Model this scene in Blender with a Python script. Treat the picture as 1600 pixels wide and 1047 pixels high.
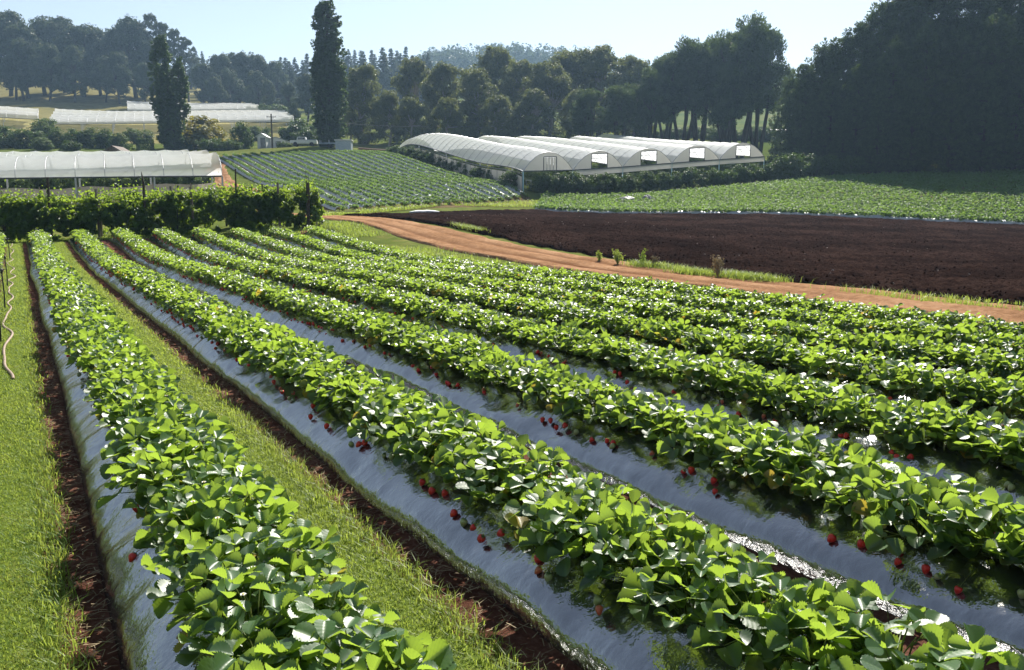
import bpy, math, random
import numpy as np
from mathutils import Vector, Matrix

for o in list(bpy.data.objects):
    bpy.data.objects.remove(o, do_unlink=True)
scene = bpy.context.scene
COL = scene.collection

# ------------------------------------------------------------------ camera, sky, sun, exposure
CAM_H = 1.70
F_PX = 1300.0                      # focal length in pixels of the 1600 px wide photograph
PITCH = math.atan((523.5 - 327.0) / F_PX)
cam_data = bpy.data.cameras.new("camera")
cam = bpy.data.objects.new("camera", cam_data)
COL.objects.link(cam)
cam_data.sensor_width = 36.0
cam_data.lens = 36.0 * F_PX / 1600.0
cam_data.clip_start = 0.05
cam_data.clip_end = 9000.0
cam.location = (0, 0, CAM_H)
cam.rotation_euler = (math.radians(90) - PITCH, 0, 0)
scene.camera = cam

SUN_AZ, SUN_EL = math.radians(15.0), math.radians(40.0)   # azimuth clockwise from +Y
S = Vector((math.sin(SUN_AZ) * math.cos(SUN_EL), math.cos(SUN_AZ) * math.cos(SUN_EL), math.sin(SUN_EL)))
world = bpy.data.worlds.new("World")
scene.world = world
world.use_nodes = True
wn = world.node_tree
wn.nodes.clear()
sky = wn.nodes.new("ShaderNodeTexSky")
sky.sky_type = 'NISHITA'
sky.sun_disc = False
sky.sun_elevation = SUN_EL
sky.sun_rotation = SUN_AZ
sky.air_density = 1.0
sky.dust_density = 0.25
sky.ozone_density = 1.6
bg = wn.nodes.new("ShaderNodeBackground")
bg.inputs[1].default_value = 0.06
wo = wn.nodes.new("ShaderNodeOutputWorld")
hs = wn.nodes.new("ShaderNodeHueSaturation")
hs.inputs['Saturation'].default_value = 0.68
wn.links.new(sky.outputs[0], hs.inputs['Color'])
wn.links.new(hs.outputs[0], bg.inputs[0])
wn.links.new(bg.outputs[0], wo.inputs[0])

sun_data = bpy.data.lights.new("sun", 'SUN')
sun_data.energy = 5.0
sun_data.angle = math.radians(0.5)
sun_data.color = (1.0, 0.95, 0.86)
sun = bpy.data.objects.new("sun", sun_data)
COL.objects.link(sun)
sun.rotation_euler = S.to_track_quat('Z', 'Y').to_euler()

scene.view_settings.view_transform = 'Standard'
scene.view_settings.look = 'None'
scene.view_settings.gamma = 1.0
scene.view_settings.exposure = 1.15
scene.render.engine = 'CYCLES'
cy = scene.cycles
cy.max_bounces = 8
cy.diffuse_bounces = 6
cy.glossy_bounces = 3
cy.transmission_bounces = 4
cy.transparent_max_bounces = 8
cy.volume_bounces = 0
cy.use_denoising = True
cy.caustics_reflective = False
cy.caustics_refractive = False
cy.sample_clamp_indirect = 6.0
cy.sample_clamp_direct = 6.0
HAZE_DENSITY = 0.00027

# ------------------------------------------------------------------ helpers
RNG = np.random.default_rng(7)
random.seed(7)


def tag(o, label=None, cat=None, group=None, kind=None):
    if label: o['label'] = label
    if cat: o['category'] = cat
    if group: o['group'] = group
    if kind: o['kind'] = kind
    return o


def empty(name, loc=(0, 0, 0), rz=0.0, scale=(1, 1, 1)):
    o = bpy.data.objects.new(name, None)
    o.empty_display_size = 0.2
    COL.objects.link(o)
    o.location = loc
    o.rotation_euler = (0, 0, rz)
    o.scale = scale
    return o


def link(name, me, parent=None, loc=(0, 0, 0), rz=0.0, scale=(1, 1, 1)):
    o = bpy.data.objects.new(name, me)
    COL.objects.link(o)
    if parent is not None: o.parent = parent
    o.location = loc
    o.rotation_euler = (0, 0, rz)
    o.scale = scale
    return o


class MB:
    """Collects polygons (numpy blocks) and turns them into one mesh."""
    def __init__(self):
        self.v, self.q, self.qm, self.qt, self.n = [], [], [], [], 0
        self.uv = []

    def add(self, V, Fq, mat=0, tint=0.5, uv=None):
        V = np.asarray(V, float).reshape(-1, 3)
        Fq = np.asarray(Fq, int)
        if Fq.size == 0: return
        if Fq.shape[1] == 3:                           # store triangles as degenerate marker
            Fq = np.concatenate([Fq, -np.ones((len(Fq), 1), int) - self.n], 1)
        self.v.append(V)
        self.uv.append(np.full((len(V), 2), .5) if uv is None else uv)
        self.q.append(Fq + self.n)
        self.qm.append(np.broadcast_to(np.asarray(mat, int), (len(Fq),)))
        self.qt.append(np.broadcast_to(np.asarray(tint, float), (len(Fq),)))
        self.n += len(V)

    def mesh(self, name, mats, smooth=False, leafuv=False):
        V = np.concatenate(self.v); Q = np.concatenate(self.q)
        M = np.concatenate(self.qm); T = np.concatenate(self.qt)
        istri = Q[:, 3] < 0
        tot = np.where(istri, 3, 4)
        start = np.concatenate([[0], np.cumsum(tot)[:-1]])
        flat = Q.reshape(-1)
        flat = flat[flat >= 0]
        me = bpy.data.meshes.new(name)
        me.vertices.add(len(V)); me.vertices.foreach_set('co', V.astype(np.float32).ravel())
        me.loops.add(len(flat)); me.loops.foreach_set('vertex_index', flat.astype(np.int32))
        me.polygons.add(len(Q)); me.polygons.foreach_set('loop_start', start.astype(np.int32))
        for m in mats: me.materials.append(m)
        me.polygons.foreach_set('material_index', M.astype(np.int32))
        me.polygons.foreach_set('use_smooth', np.full(len(Q), bool(smooth)))
        me.update(calc_edges=True)
        at = me.attributes.new('tint', 'FLOAT', 'FACE')
        at.data.foreach_set('value', T.astype(np.float32))
        if leafuv:
            U2 = np.concatenate(self.uv)
            a2 = me.attributes.new('leafuv', 'FLOAT_VECTOR', 'POINT')
            a2.data.foreach_set('vector', np.concatenate([U2, np.zeros((len(U2), 1))], 1).astype(np.float32).ravel())
        return me

    def build(self, name, mats, parent=None, smooth=False, leafuv=False, **k):
        if not isinstance(mats, (list, tuple)): mats = [mats]
        return link(name, self.mesh(name, mats, smooth, leafuv), parent, **k)

    # shapes
    def box(self, c, d, rz=0.0, mat=0, tint=0.5, taper=1.0):
        sx, sy, sz = np.array(d, float) / 2
        V = np.array([(x, y, z) for z in (-1, 1) for y in (-1, 1) for x in (-1, 1)], float)
        k = np.where(V[:, 2:3] > 0, taper, 1.0)
        V = V * (sx, sy, sz)
        V[:, :2] *= k
        ca, sa = math.cos(rz), math.sin(rz)
        V = np.stack([V[:, 0] * ca - V[:, 1] * sa, V[:, 0] * sa + V[:, 1] * ca, V[:, 2]], 1) + np.array(c)
        Fq = [(0, 2, 3, 1), (4, 5, 7, 6), (0, 1, 5, 4), (2, 6, 7, 3), (0, 4, 6, 2), (1, 3, 7, 5)]
        self.add(V, Fq, mat, tint)

    def tube(self, pts, rad, sides=6, mat=0, tint=0.5, cap=True):
        P = np.asarray(pts, float)
        n = len(P)
        R = np.broadcast_to(np.asarray(rad, float), (n,))
        d = np.gradient(P, axis=0)
        d /= np.linalg.norm(d, axis=1, keepdims=True) + 1e-9
        ref = np.where(np.abs(d[:, 2:3]) > 0.9, np.array([[1., 0, 0]]), np.array([[0, 0, 1.]]))
        a = np.cross(d, ref); a /= np.linalg.norm(a, axis=1, keepdims=True) + 1e-9
        b = np.cross(d, a)
        th = np.arange(sides) * 2 * math.pi / sides
        V = P[:, None] + R[:, None, None] * (a[:, None] * np.cos(th)[None, :, None] + b[:, None] * np.sin(th)[None, :, None])
        i = np.arange(n - 1)[:, None] * sides; j = np.arange(sides)[None]; j2 = (j + 1) % sides
        Fq = np.stack([i + j, i + sides + j, i + sides + j2, i + j2], -1).reshape(-1, 4)
        V = V.reshape(-1, 3)
        self.add(V, Fq, mat, tint)
        if cap:
            c = [P[0], P[-1]]
            W = np.concatenate([V[:sides], V[-sides:], np.array(c)])
            t1 = [(k, (k + 1) % sides, 2 * sides) for k in range(sides)]
            t2 = [(sides + (k + 1) % sides, sides + k, 2 * sides + 1) for k in range(sides)]
            self.add(W, np.array(t1 + t2), mat, tint)

    def grid(self, V, nu, nv, mat=0, tint=0.5):
        """V is (nu*nv,3), index = u*nv+v"""
        u = np.arange(nu - 1)[:, None]; v = np.arange(nv - 1)[None]
        a = u * nv + v
        Fq = np.stack([a, a + nv, a + nv + 1, a + 1], -1).reshape(-1, 4)
        self.add(V, Fq, mat, tint)

    def lathe(self, prof, sides=16, c=(0, 0, 0), mat=0, tint=0.5):
        prof = np.asarray(prof, float)
        th = np.arange(sides + 1) * 2 * math.pi / sides
        V = np.stack([prof[:, 0, None] * np.cos(th), prof[:, 0, None] * np.sin(th), np.broadcast_to(prof[:, 1, None], (len(prof), sides + 1))], -1)
        self.grid(V.reshape(-1, 3)[:, :] + np.array(c), len(prof), sides + 1, mat, tint)


def vnoise(x, y, seed=0):
    """cheap smooth 2-D noise for numpy arrays, about -1..1"""
    r = np.random.default_rng(seed)
    out = np.zeros(np.broadcast(x, y).shape)
    amp = 0
    for k in range(7):
        a = r.uniform(0, 2 * math.pi); fq = r.uniform(0.6, 1.9); ph = r.uniform(0, 6.28)
        out += np.sin((x * math.cos(a) + y * math.sin(a)) * fq + ph + 1.3 * np.sin((x * math.sin(a * 2) + y * math.cos(a * 2)) * fq * .7 + ph * 2)); amp += 1
    return out / math.sqrt(amp) * 0.9


# ------------------------------------------------------------------ materials
def nodes_of(name):
    m = bpy.data.materials.new(name); m.use_nodes = True
    nt = m.node_tree; nt.nodes.clear()
    out = nt.nodes.new("ShaderNodeOutputMaterial")
    return m, nt, out


def ramp(nt, fac, stops):
    r = nt.nodes.new("ShaderNodeValToRGB")
    e = r.color_ramp.elements
    while len(e) < len(stops): e.new(0.5)
    for el, (p, c) in zip(e, stops):
        el.position = p; el.color = (*c, 1)
    nt.links.new(fac, r.inputs[0])
    return r.outputs[0]


def noise(nt, scale, detail=4, rough=.6, coord='Object', vec=None, stretch=None):
    n = nt.nodes.new("ShaderNodeTexNoise")
    n.inputs['Scale'].default_value = scale
    n.inputs['Detail'].default_value = detail
    n.inputs['Roughness'].default_value = rough
    tc = nt.nodes.new("ShaderNodeTexCoord")
    src = tc.outputs[coord]
    if stretch:
        mp = nt.nodes.new("ShaderNodeMapping")
        mp.inputs['Scale'].default_value = stretch
        nt.links.new(src, mp.inputs[0]); src = mp.outputs[0]
    nt.links.new(src, n.inputs['Vector'])
    return n.outputs[0]


def mixc(nt, a, b, fac, mode='MIX'):
    m = nt.nodes.new("ShaderNodeMix"); m.data_type = 'RGBA'; m.blend_type = mode
    for s, v in ((0, fac), (6, a), (7, b)):
        if hasattr(v, 'links') or hasattr(v, 'is_linked'): nt.links.new(v, m.inputs[s])
        elif isinstance(v, (tuple, list)): m.inputs[s].default_value = (*v, 1)
        else: m.inputs[s].default_value = v
    return m.outputs[2]


def bump(nt, h, strength, dist=.05):
    b = nt.nodes.new("ShaderNodeBump")
    b.inputs['Strength'].default_value = strength
    b.inputs['Distance'].default_value = dist
    nt.links.new(h, b.inputs['Height'])
    return b.outputs[0]


def setcol(nt, sock, c):
    if isinstance(c, (tuple, list)): sock.default_value = (*c, 1)
    else: nt.links.new(c, sock)


def pbr(nt, col, rough=.7, spec=.5, metal=0, normal=None, coat=0):
    p = nt.nodes.new("ShaderNodeBsdfPrincipled")
    setcol(nt, p.inputs['Base Color'], col)
    if isinstance(rough, (int, float)): p.inputs['Roughness'].default_value = rough
    else: nt.links.new(rough, p.inputs['Roughness'])
    p.inputs['Specular IOR Level'].default_value = spec
    p.inputs['Metallic'].default_value = metal
    if coat: p.inputs['Coat Weight'].default_value = coat
    if normal is not None: nt.links.new(normal, p.inputs['Normal'])
    return p


def simple(name, c1, c2=None, scale=3., rough=.7, spec=.5, metal=0, bmp=0, bscale=None, stretch=None, bdist=.02):
    m, nt, out = nodes_of(name)
    n = noise(nt, scale, 5, .6, stretch=stretch)
    col = ramp(nt, n, [(.3, c1), (.7, c2 or c1)])
    nrm = None
    if bmp:
        nrm = bump(nt, noise(nt, bscale or scale * 4, 6, .65, stretch=stretch), bmp, bdist)
    p = pbr(nt, col, rough, spec, metal, nrm)
    nt.links.new(p.outputs[0], out.inputs[0])
    return m


def leafmat(name, dark, light, trans, tfac=.4, rough=.5, spec=.4, old=None):
    """foliage: diffuse/gloss reflection plus light passing through; per-leaf colour from the face attribute 'tint'"""
    m, nt, out = nodes_of(name)
    a = nt.nodes.new("ShaderNodeAttribute"); a.attribute_name = 'tint'
    col = ramp(nt, a.outputs['Fac'], [(0, dark), (.88 if old else 1, light)] + ([(1, old[0])] if old else []))
    oi = nt.nodes.new("ShaderNodeObjectInfo")
    ov = ramp(nt, oi.outputs['Random'], [(0, (.72, .74, .80)), (.5, (1, 1, 1)), (1, (1.0, .96, .80))])
    col = mixc(nt, col, ov, 1.0, 'MULTIPLY')
    p = pbr(nt, col, rough, spec)
    t = nt.nodes.new("ShaderNodeBsdfTranslucent")
    tcol = ramp(nt, a.outputs['Fac'], [(0, tuple(c * .75 for c in trans)), (.88 if old else 1, trans)] + ([(1, old[1])] if old else []))
    nt.links.new(tcol, t.inputs[0])
    mx = nt.nodes.new("ShaderNodeMixShader"); mx.inputs[0].default_value = tfac
    nt.links.new(p.outputs[0], mx.inputs[1]); nt.links.new(t.outputs[0], mx.inputs[2])
    nt.links.new(mx.outputs[0], out.inputs[0])
    return m


M = {}
M['leaf'] = leafmat('strawberry_leaf', (.020, .072, .030), (.058, .138, .032), (.42, .60, .06), .43, .45, .75, old=((.34, .25, .04), (.60, .42, .05)))
def add_veins(m):
    nt = m.node_tree
    mx = [n for n in nt.nodes if n.type == 'MIX_SHADER'][0]
    p = [n for n in nt.nodes if n.type == 'BSDF_PRINCIPLED'][0]; t = [n for n in nt.nodes if n.type == 'BSDF_TRANSLUCENT'][0]
    a = nt.nodes.new("ShaderNodeAttribute"); a.attribute_name = 'leafuv'
    sp = nt.nodes.new("ShaderNodeSeparateXYZ"); nt.links.new(a.outputs['Vector'], sp.inputs[0])
    def mth(op, x, y=None):
        n = nt.nodes.new("ShaderNodeMath"); n.operation = op
        for i, v in enumerate((x, y)):
            if v is None: continue
            if isinstance(v, (int, float)): n.inputs[i].default_value = v
            else: nt.links.new(v, n.inputs[i])
        return n.outputs[0]
    au = mth('ABSOLUTE', sp.outputs[0])
    ph = mth('MULTIPLY', mth('SUBTRACT', sp.outputs[1], mth('MULTIPLY', au, .42)), 40.)
    side = mth('GREATER_THAN', mth('SINE', ph), .80)
    mid = mth('LESS_THAN', au, .07)
    v = mth('MULTIPLY', mth('MAXIMUM', mth('MULTIPLY', side, .6), mid), mth('LESS_THAN', au, .96))
    for sh, sock in ((p, 'Base Color'), (t, 'Color')):
        src = sh.inputs[sock].links[0].from_socket
        nt.links.new(mixc(nt, src, (.16, .26, .08) if sh is p else (.16, .26, .03), mth('MULTIPLY', v, .55)), sh.inputs[sock])


M['stem'] = leafmat('strawberry_stem', (.10, .17, .03), (.20, .22, .06), (.25, .35, .05), .3, .5, .4)
M['grassblade'] = leafmat('grass_blade', (.08, .17, .025), (.22, .28, .06), (.43, .53, .08), .45, .5, .3)
M['drystraw'] = leafmat('dry_straw', (.13, .09, .05), (.42, .33, .19), (.3, .25, .12), .15, .7, .2)
M['vine'] = leafmat('vine_leaf', (.018, .058, .014), (.07, .15, .025), (.38, .53, .045), .44, .5, .4)
M['bush'] = leafmat('bush_leaf', (.018, .045, .012), (.05, .09, .02), (.12, .20, .03), .30, .55, .35)
M['pale_bush'] = leafmat('pale_bush_leaf', (.05, .085, .04), (.10, .14, .06), (.18, .26, .06), .30, .6, .3)
M['yellow_bush'] = leafmat('yellow_bush_leaf', (.05, .09, .015), (.26, .22, .02), (.40, .35, .03), .30, .6, .3)
M['poplar'] = leafmat('poplar_leaf', (.014, .034, .012), (.045, .088, .022), (.13, .22, .04), .32, .5, .4)
M['euc'] = leafmat('eucalypt_leaf', (.030, .052, .018), (.135, .155, .045), (.22, .25, .06), .36, .55, .4)
M['pine'] = leafmat('pine_needle', (.008, .020, .010), (.052, .085, .030), (.12, .18, .04), .30, .6, .3)
M['hillpine'] = leafmat('hill_tree_leaf', (.024, .044, .026), (.075, .105, .050), (.11, .15, .06), .26, .6, .3)  # leaf colour raised to imitate thicker haze over the distant woods
M['crop'] = leafmat('far_crop_leaf', (.04, .095, .03), (.095, .175, .05), (.28, .44, .07), .38, .6, .2)
M['bark'] = simple('bark', (.03, .025, .022), (.075, .065, .055), 6, .9, .2, bmp=.6, bscale=20, stretch=(1, 1, .2))
M['palebark'] = simple('pale_bark', (.16, .13, .11), (.34, .30, .26), 3, .85, .2, bmp=.4, bscale=15, stretch=(1, 1, .25))
M['post'] = simple('weathered_post', (.10, .085, .07), (.22, .19, .16), 12, .85, .2, bmp=.5, bscale=40, stretch=(1, 1, .15))
M['darkpost'] = simple('dark_post', (.035, .028, .022), (.08, .065, .05), 12, .85, .2, bmp=.5, bscale=40, stretch=(1, 1, .15))
M['steel'] = simple('galvanised_steel', (.30, .31, .32), (.42, .43, .44), 8, .45, .5, .6)
M['darksteel'] = simple('dark_rail', (.05, .055, .06), (.09, .095, .10), 8, .5, .5, .3)
M['bluesteel'] = simple('pale_blue_paint', (.30, .46, .52), (.36, .53, .58), 5, .5, .5)
M['black'] = simple('black_plastic_fitting', (.012, .012, .012), (.02, .02, .02), 8, .4, .5)
M['hose'] = simple('dusty_hose', (.20, .14, .10), (.34, .25, .19), 25, .6, .4)
M['red'] = None
M['whitepaint'] = simple('white_paint', (.55, .56, .56), (.70, .70, .70), 4, .5, .5)
M['greypaint'] = simple('grey_blue_sheet', (.22, .27, .32), (.30, .35, .40), 4, .5, .5)
M['brownroof'] = simple('brown_roof', (.10, .075, .06), (.16, .12, .10), 5, .8, .3)
M['rust'] = simple('rusty_pipe', (.12, .06, .035), (.22, .13, .08), 8, .8, .3)
M['glass'] = simple('dark_glass', (.02, .025, .03), (.03, .035, .04), 3, .08, .6)
M['tyre'] = simple('tyre_rubber', (.015, .015, .015), (.025, .025, .025), 9, .8, .3)
M['wire'] = simple('fence_wire', (.16, .16, .16), (.22, .22, .22), 9, .5, .5, .7)


def ground_mat(name, stops, s1=.6, s2=9., bmp=.5, bscale=14., rough=.95, rut=None, bdist=.05):
    m, nt, out = nodes_of(name)
    n1 = noise(nt, s1, 6, .62); n2 = noise(nt, s2, 6, .7)
    mx = nt.nodes.new("ShaderNodeMath"); mx.operation = 'MULTIPLY_ADD'; mx.inputs[1].default_value = .5
    nt.links.new(n2, mx.inputs[0])
    hm = nt.nodes.new("ShaderNodeMath"); hm.operation = 'MULTIPLY'; hm.inputs[1].default_value = .5
    nt.links.new(n1, hm.inputs[0]); nt.links.new(hm.outputs[0], mx.inputs[2])
    col = ramp(nt, mx.outputs[0], stops)
    if rut:                                             # damp packed wheel tracks
        a = nt.nodes.new("ShaderNodeAttribute"); a.attribute_name = 'tint'
        col = mixc(nt, col, rut, a.outputs['Fac'])
    nb = noise(nt, bscale, 8, .75)
    p = nt.nodes.new("ShaderNodeBsdfDiffuse"); p.inputs['Roughness'].default_value = 0
    nt.links.new(col, p.inputs['Color']); nt.links.new(bump(nt, nb, bmp, bdist), p.inputs['Normal'])
    nt.links.new(p.outputs[0], out.inputs[0])
    return m


M['meadow'] = ground_mat('meadow_ground', [(.35, (.055, .085, .022)), (.5, (.10, .125, .032)), (.62, (.18, .165, .06))], .05, 1.5, .4, 6)
M['lawn'] = ground_mat('lawn_ground', [(.36, (.07, .11, .02)), (.5, (.13, .18, .03)), (.64, (.22, .21, .06))], .9, 30., .6, 60)
M['bedsoil'] = ground_mat('red_brown_soil', [(.34, (.07, .032, .022)), (.5, (.15, .068, .047)), (.66, (.27, .14, .10))], 1.6, 24., .9, 40)
M['road'] = ground_mat('orange_dirt', [(.36, (.17, .088, .046)), (.5, (.295, .165, .090)), (.64, (.42, .255, .15))], .45, 7., .8, 12, rut=(.15, .072, .038))
M['tilled'] = ground_mat('dark_tilled_soil', [(.36, (.012, .0070, .0055)), (.5, (.027, .0155, .0122)), (.66, (.075, .045, .035))], .22, 6., 1., 9, bdist=.16)
M['hillsoil'] = ground_mat('hillside_soil', [(.36, (.06, .05, .02)), (.5, (.13, .10, .05)), (.64, (.22, .15, .085))], .3, 4., .5, 8)
M['hillground'] = ground_mat('hill_grass', [(.36, (.10, .10, .04)), (.5, (.19, .17, .07)), (.64, (.28, .24, .11))], .02, .4, .3, 2)


def plastic_mat():
    m, nt, out = nodes_of('mulch_film')
    n = noise(nt, 5, 5, .6)
    col = ramp(nt, n, [(.35, (.020, .021, .024)), (.7, (.038, .038, .040))])
    dn = noise(nt, 9., 6, .7)                                   # dust
    col = mixc(nt, col, (.16, .13, .11), ramp(nt, dn, [(.60, (0, 0, 0)), (.85, (.40, .40, .40))]))
    w1 = noise(nt, 6., 5, .6, stretch=(1, 1, 1))
    w2 = noise(nt, 30., 4, .6)
    b1 = bump(nt, w1, .26, .05)
    b = nt.nodes.new("ShaderNodeBump"); b.inputs['Strength'].default_value = .07; b.inputs['Distance'].default_value = .010
    nt.links.new(w2, b.inputs['Height']); nt.links.new(b1, b.inputs['Normal'])
    tc = nt.nodes.new("ShaderNodeTexCoord")                     # pull wrinkles running across the bed
    m1 = nt.nodes.new("ShaderNodeMapping"); m1.inputs['Rotation'].default_value = (0, 0, -math.radians(30.5))
    m2 = nt.nodes.new("ShaderNodeMapping"); m2.inputs['Scale'].default_value = (1.6, 8.0, 3.0)
    n3 = nt.nodes.new("ShaderNodeTexNoise"); n3.inputs['Scale'].default_value = 1.0; n3.inputs['Detail'].default_value = 3; n3.inputs['Roughness'].default_value = .5; n3.inputs['Distortion'].default_value = .6
    nt.links.new(tc.outputs['Object'], m1.inputs[0]); nt.links.new(m1.outputs[0], m2.inputs[0]); nt.links.new(m2.outputs[0], n3.inputs['Vector'])
    b3 = nt.nodes.new("ShaderNodeBump"); b3.inputs['Strength'].default_value = .22; b3.inputs['Distance'].default_value = .03
    nt.links.new(n3.outputs[0], b3.inputs['Height']); nt.links.new(b.outputs[0], b3.inputs['Normal']); b = b3
    rg = ramp(nt, dn, [(.4, (.09, .09, .09)), (.75, (.22, .22, .22))])
    p = pbr(nt, col, rg, .9, 0, b.outputs[0])
    p.inputs['IOR'].default_value = 2.55
    nt.links.new(p.outputs[0], out.inputs[0])
    return m


M['film'] = plastic_mat()


def white_film(name, col=(.955, .97, .985), tf=.72, rough=.35, clear=0):
    m, nt, out = nodes_of(name)
    n = noise(nt, .5, 5, .6)
    c = ramp(nt, n, [(.3, tuple(x * .88 for x in col)), (.7, col)])
    p = pbr(nt, c, rough, .5)
    t = nt.nodes.new("ShaderNodeBsdfTranslucent"); nt.links.new(c, t.inputs[0])
    mx = nt.nodes.new("ShaderNodeMixShader"); mx.inputs[0].default_value = tf
    nt.links.new(p.outputs[0], mx.inputs[1]); nt.links.new(t.outputs[0], mx.inputs[2])
    if clear:                                           # the film also lets some light straight through
        tr = nt.nodes.new("ShaderNodeBsdfTransparent"); tr.inputs[0].default_value = (.95, .96, .97, 1)
        m2 = nt.nodes.new("ShaderNodeMixShader"); m2.inputs[0].default_value = clear
        nt.links.new(mx.outputs[0], m2.inputs[1]); nt.links.new(tr.outputs[0], m2.inputs[2]); mx = m2
    nt.links.new(mx.outputs[0], out.inputs[0])
    return m


M['cover'] = white_film('tunnel_cover_film', clear=.20)
M['endfilm'] = white_film('end_wall_film', (.66, .64, .58), .5, .4)
M['screen'] = white_film('wind_screen_cloth', (.50, .47, .42), .35, .8)
M['beigecloth'] = white_film('beige_cloth', (.30, .27, .23), .25, .8)
M['hillfilm'] = simple('silver_mulch_film', (.24, .26, .29), (.38, .40, .43), 2., .5, .8, bmp=.4, bscale=6, bdist=.08)


def berry_mat(name, c1, c2):
    m, nt, out = nodes_of(name)
    v = nt.nodes.new("ShaderNodeTexVoronoi"); v.inputs['Scale'].default_value = 210
    tc = nt.nodes.new("ShaderNodeTexCoord"); nt.links.new(tc.outputs['Object'], v.inputs['Vector'])
    seeds = ramp(nt, v.outputs['Distance'], [(.12, (.55, .40, .10)), (.22, c1)])
    n = noise(nt, 30, 2)
    col = mixc(nt, seeds, c2, ramp(nt, n, [(.45, (0, 0, 0)), (.8, (.7, .7, .7))]))
    p = pbr(nt, col, .28, .5, 0, bump(nt, v.outputs['Distance'], .5, .002))
    nt.links.new(p.outputs[0], out.inputs[0])
    return m


M['red'] = berry_mat('ripe_berry', (.70, .030, .022), (.52, .014, .018))
M['pinkberry'] = berry_mat('half_ripe_berry', (.55, .10, .05), (.45, .32, .14))
M['greenberry'] = berry_mat('unripe_berry', (.32, .38, .14), (.45, .46, .24))
M['petal'] = simple('white_petal', (.75, .75, .70), (.82, .82, .78), 9, .6, .3)
M['yolk'] = simple('flower_centre', (.55, .38, .04), (.65, .48, .08), 60, .7, .3)

add_veins(M['leaf'])
# ------------------------------------------------------------------ terrain
C_ROW, S_ROW = math.cos(math.radians(30.5)), math.sin(math.radians(30.5))


def pt(p, t):
    """row coordinates -> world: p metres to the right of the camera across the rows, t metres along them"""
    return p * C_ROW - t * S_ROW, p * S_ROW + t * C_ROW


def to_pt(x, y):
    return x * C_ROW + y * S_ROW, -x * S_ROW + y * C_ROW


def at(px, py, Y):
    """photograph pixel seen at forward distance Y -> world point"""
    cx, cyy = (px - 800) / F_PX, (523.5 - py) / F_PX
    dy = math.cos(PITCH) + cyy * math.sin(PITCH)
    dz = -math.sin(PITCH) + cyy * math.cos(PITCH)
    k = Y / dy
    return np.array([cx * k, Y, CAM_H + dz * k])


ctrl = []
for p_ in (-30, -12, -6, 0, 6, 11):
    for t_ in (-25, -12, -5, 0, 6, 12, 18, 25):
        x_, y_ = pt(p_, t_)
        ctrl.append((x_, y_, -.18 if p_ >= 11 else (-.06 if p_ >= 6 else 0)))
for p_, t_, z_ in ((16, -20, -.25), (16, -5, -.25), (16, 5, -.25), (16, 15, -.2), (16, 25, .05), (30, -20, -.25), (30, 0, -.2), (60, -20, -.2), (60, -60, -.2), (0, -60, -.1), (-60, -40, 0), (-60, 0, .2),
                   (0.7, 31, .12), (4, 31, .14), (8, 31, .18), (11, 31, .2), (16, 32, .38), (0.7, 37, .38), (4, 36, .42), (8, 36, .48), (10.5, 35, .50), (-8, 36, .4)):
    x_, y_ = pt(p_, t_); ctrl.append((x_, y_, z_))
for px_, py_, Y_ in ((0, 379, 34.5), (240, 366, 37), (483, 352, 39), (560, 360, 37.5), (740, 371, 36),
                     (540, 338, 50), (830, 328, 75), (1200, 335, 68), (1600, 352, 60), (1300, 400, 33),
                     (500, 332, 60), (825, 312, 84), (818, 298, 87), (850, 308, 86), (1290, 280, 100), (1600, 268, 102), (1900, 290, 90), (2100, 262, 110),
                     (430, 290, 85.4), (380, 265, 105), (350, 245, 125), (660, 258, 113.5), (740, 283, 97), (600, 242, 130), (475, 240, 128),
                     (392, 298, 72), (330, 318, 66), (0, 318, 66), (-400, 318, 66), (250, 286, 92), (0, 286, 92),
                     (1205, 268, 115), (625, 255, 135), (800, 252, 137), (1000, 252, 140), (1150, 247, 152),
                     (257, 236, 150), (510, 229, 145), (0, 238, 140), (420, 232, 150), (-500, 238, 140),
                     (60, 205, 220), (450, 203, 220), (185, 181, 270), (390, 181, 270), (0, 176, 250), (0, 155, 310), (200, 158, 310), (100, 140, 340),
                     (-600, 150, 330), (700, 222, 190), (900, 220, 190), (1100, 220, 170), (1215, 224, 200), (1400, 245, 140), (1700, 240, 140), (2000, 235, 150),
                     (400, 172, 330), (600, 165, 400), (0, 120, 430), (800, 112, 680), (1000, 118, 650), (300, 130, 560), (1400, 150, 500), (1900, 160, 480), (500, 120, 700)):
    ctrl.append(tuple(at(px_, py_, Y_)))
ctrl = np.array(ctrl)


def _tps_fit(P, lam=.02):
    n = len(P); s = 100.0
    XY = P[:, :2] / s
    d2 = ((XY[:, None] - XY[None]) ** 2).sum(-1)
    K = np.where(d2 > 0, .5 * d2 * np.log(d2 + 1e-12), 0) + lam * 1e-2 * np.eye(n)
    A = np.zeros((n + 3, n + 3)); A[:n, :n] = K
    A[:n, n] = 1; A[:n, n + 1:] = XY; A[n, :n] = 1; A[n + 1:, :n] = XY.T
    b = np.zeros(n + 3); b[:n] = P[:, 2]
    return XY, np.linalg.solve(A, b)


_TXY, _TW = _tps_fit(ctrl)


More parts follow.
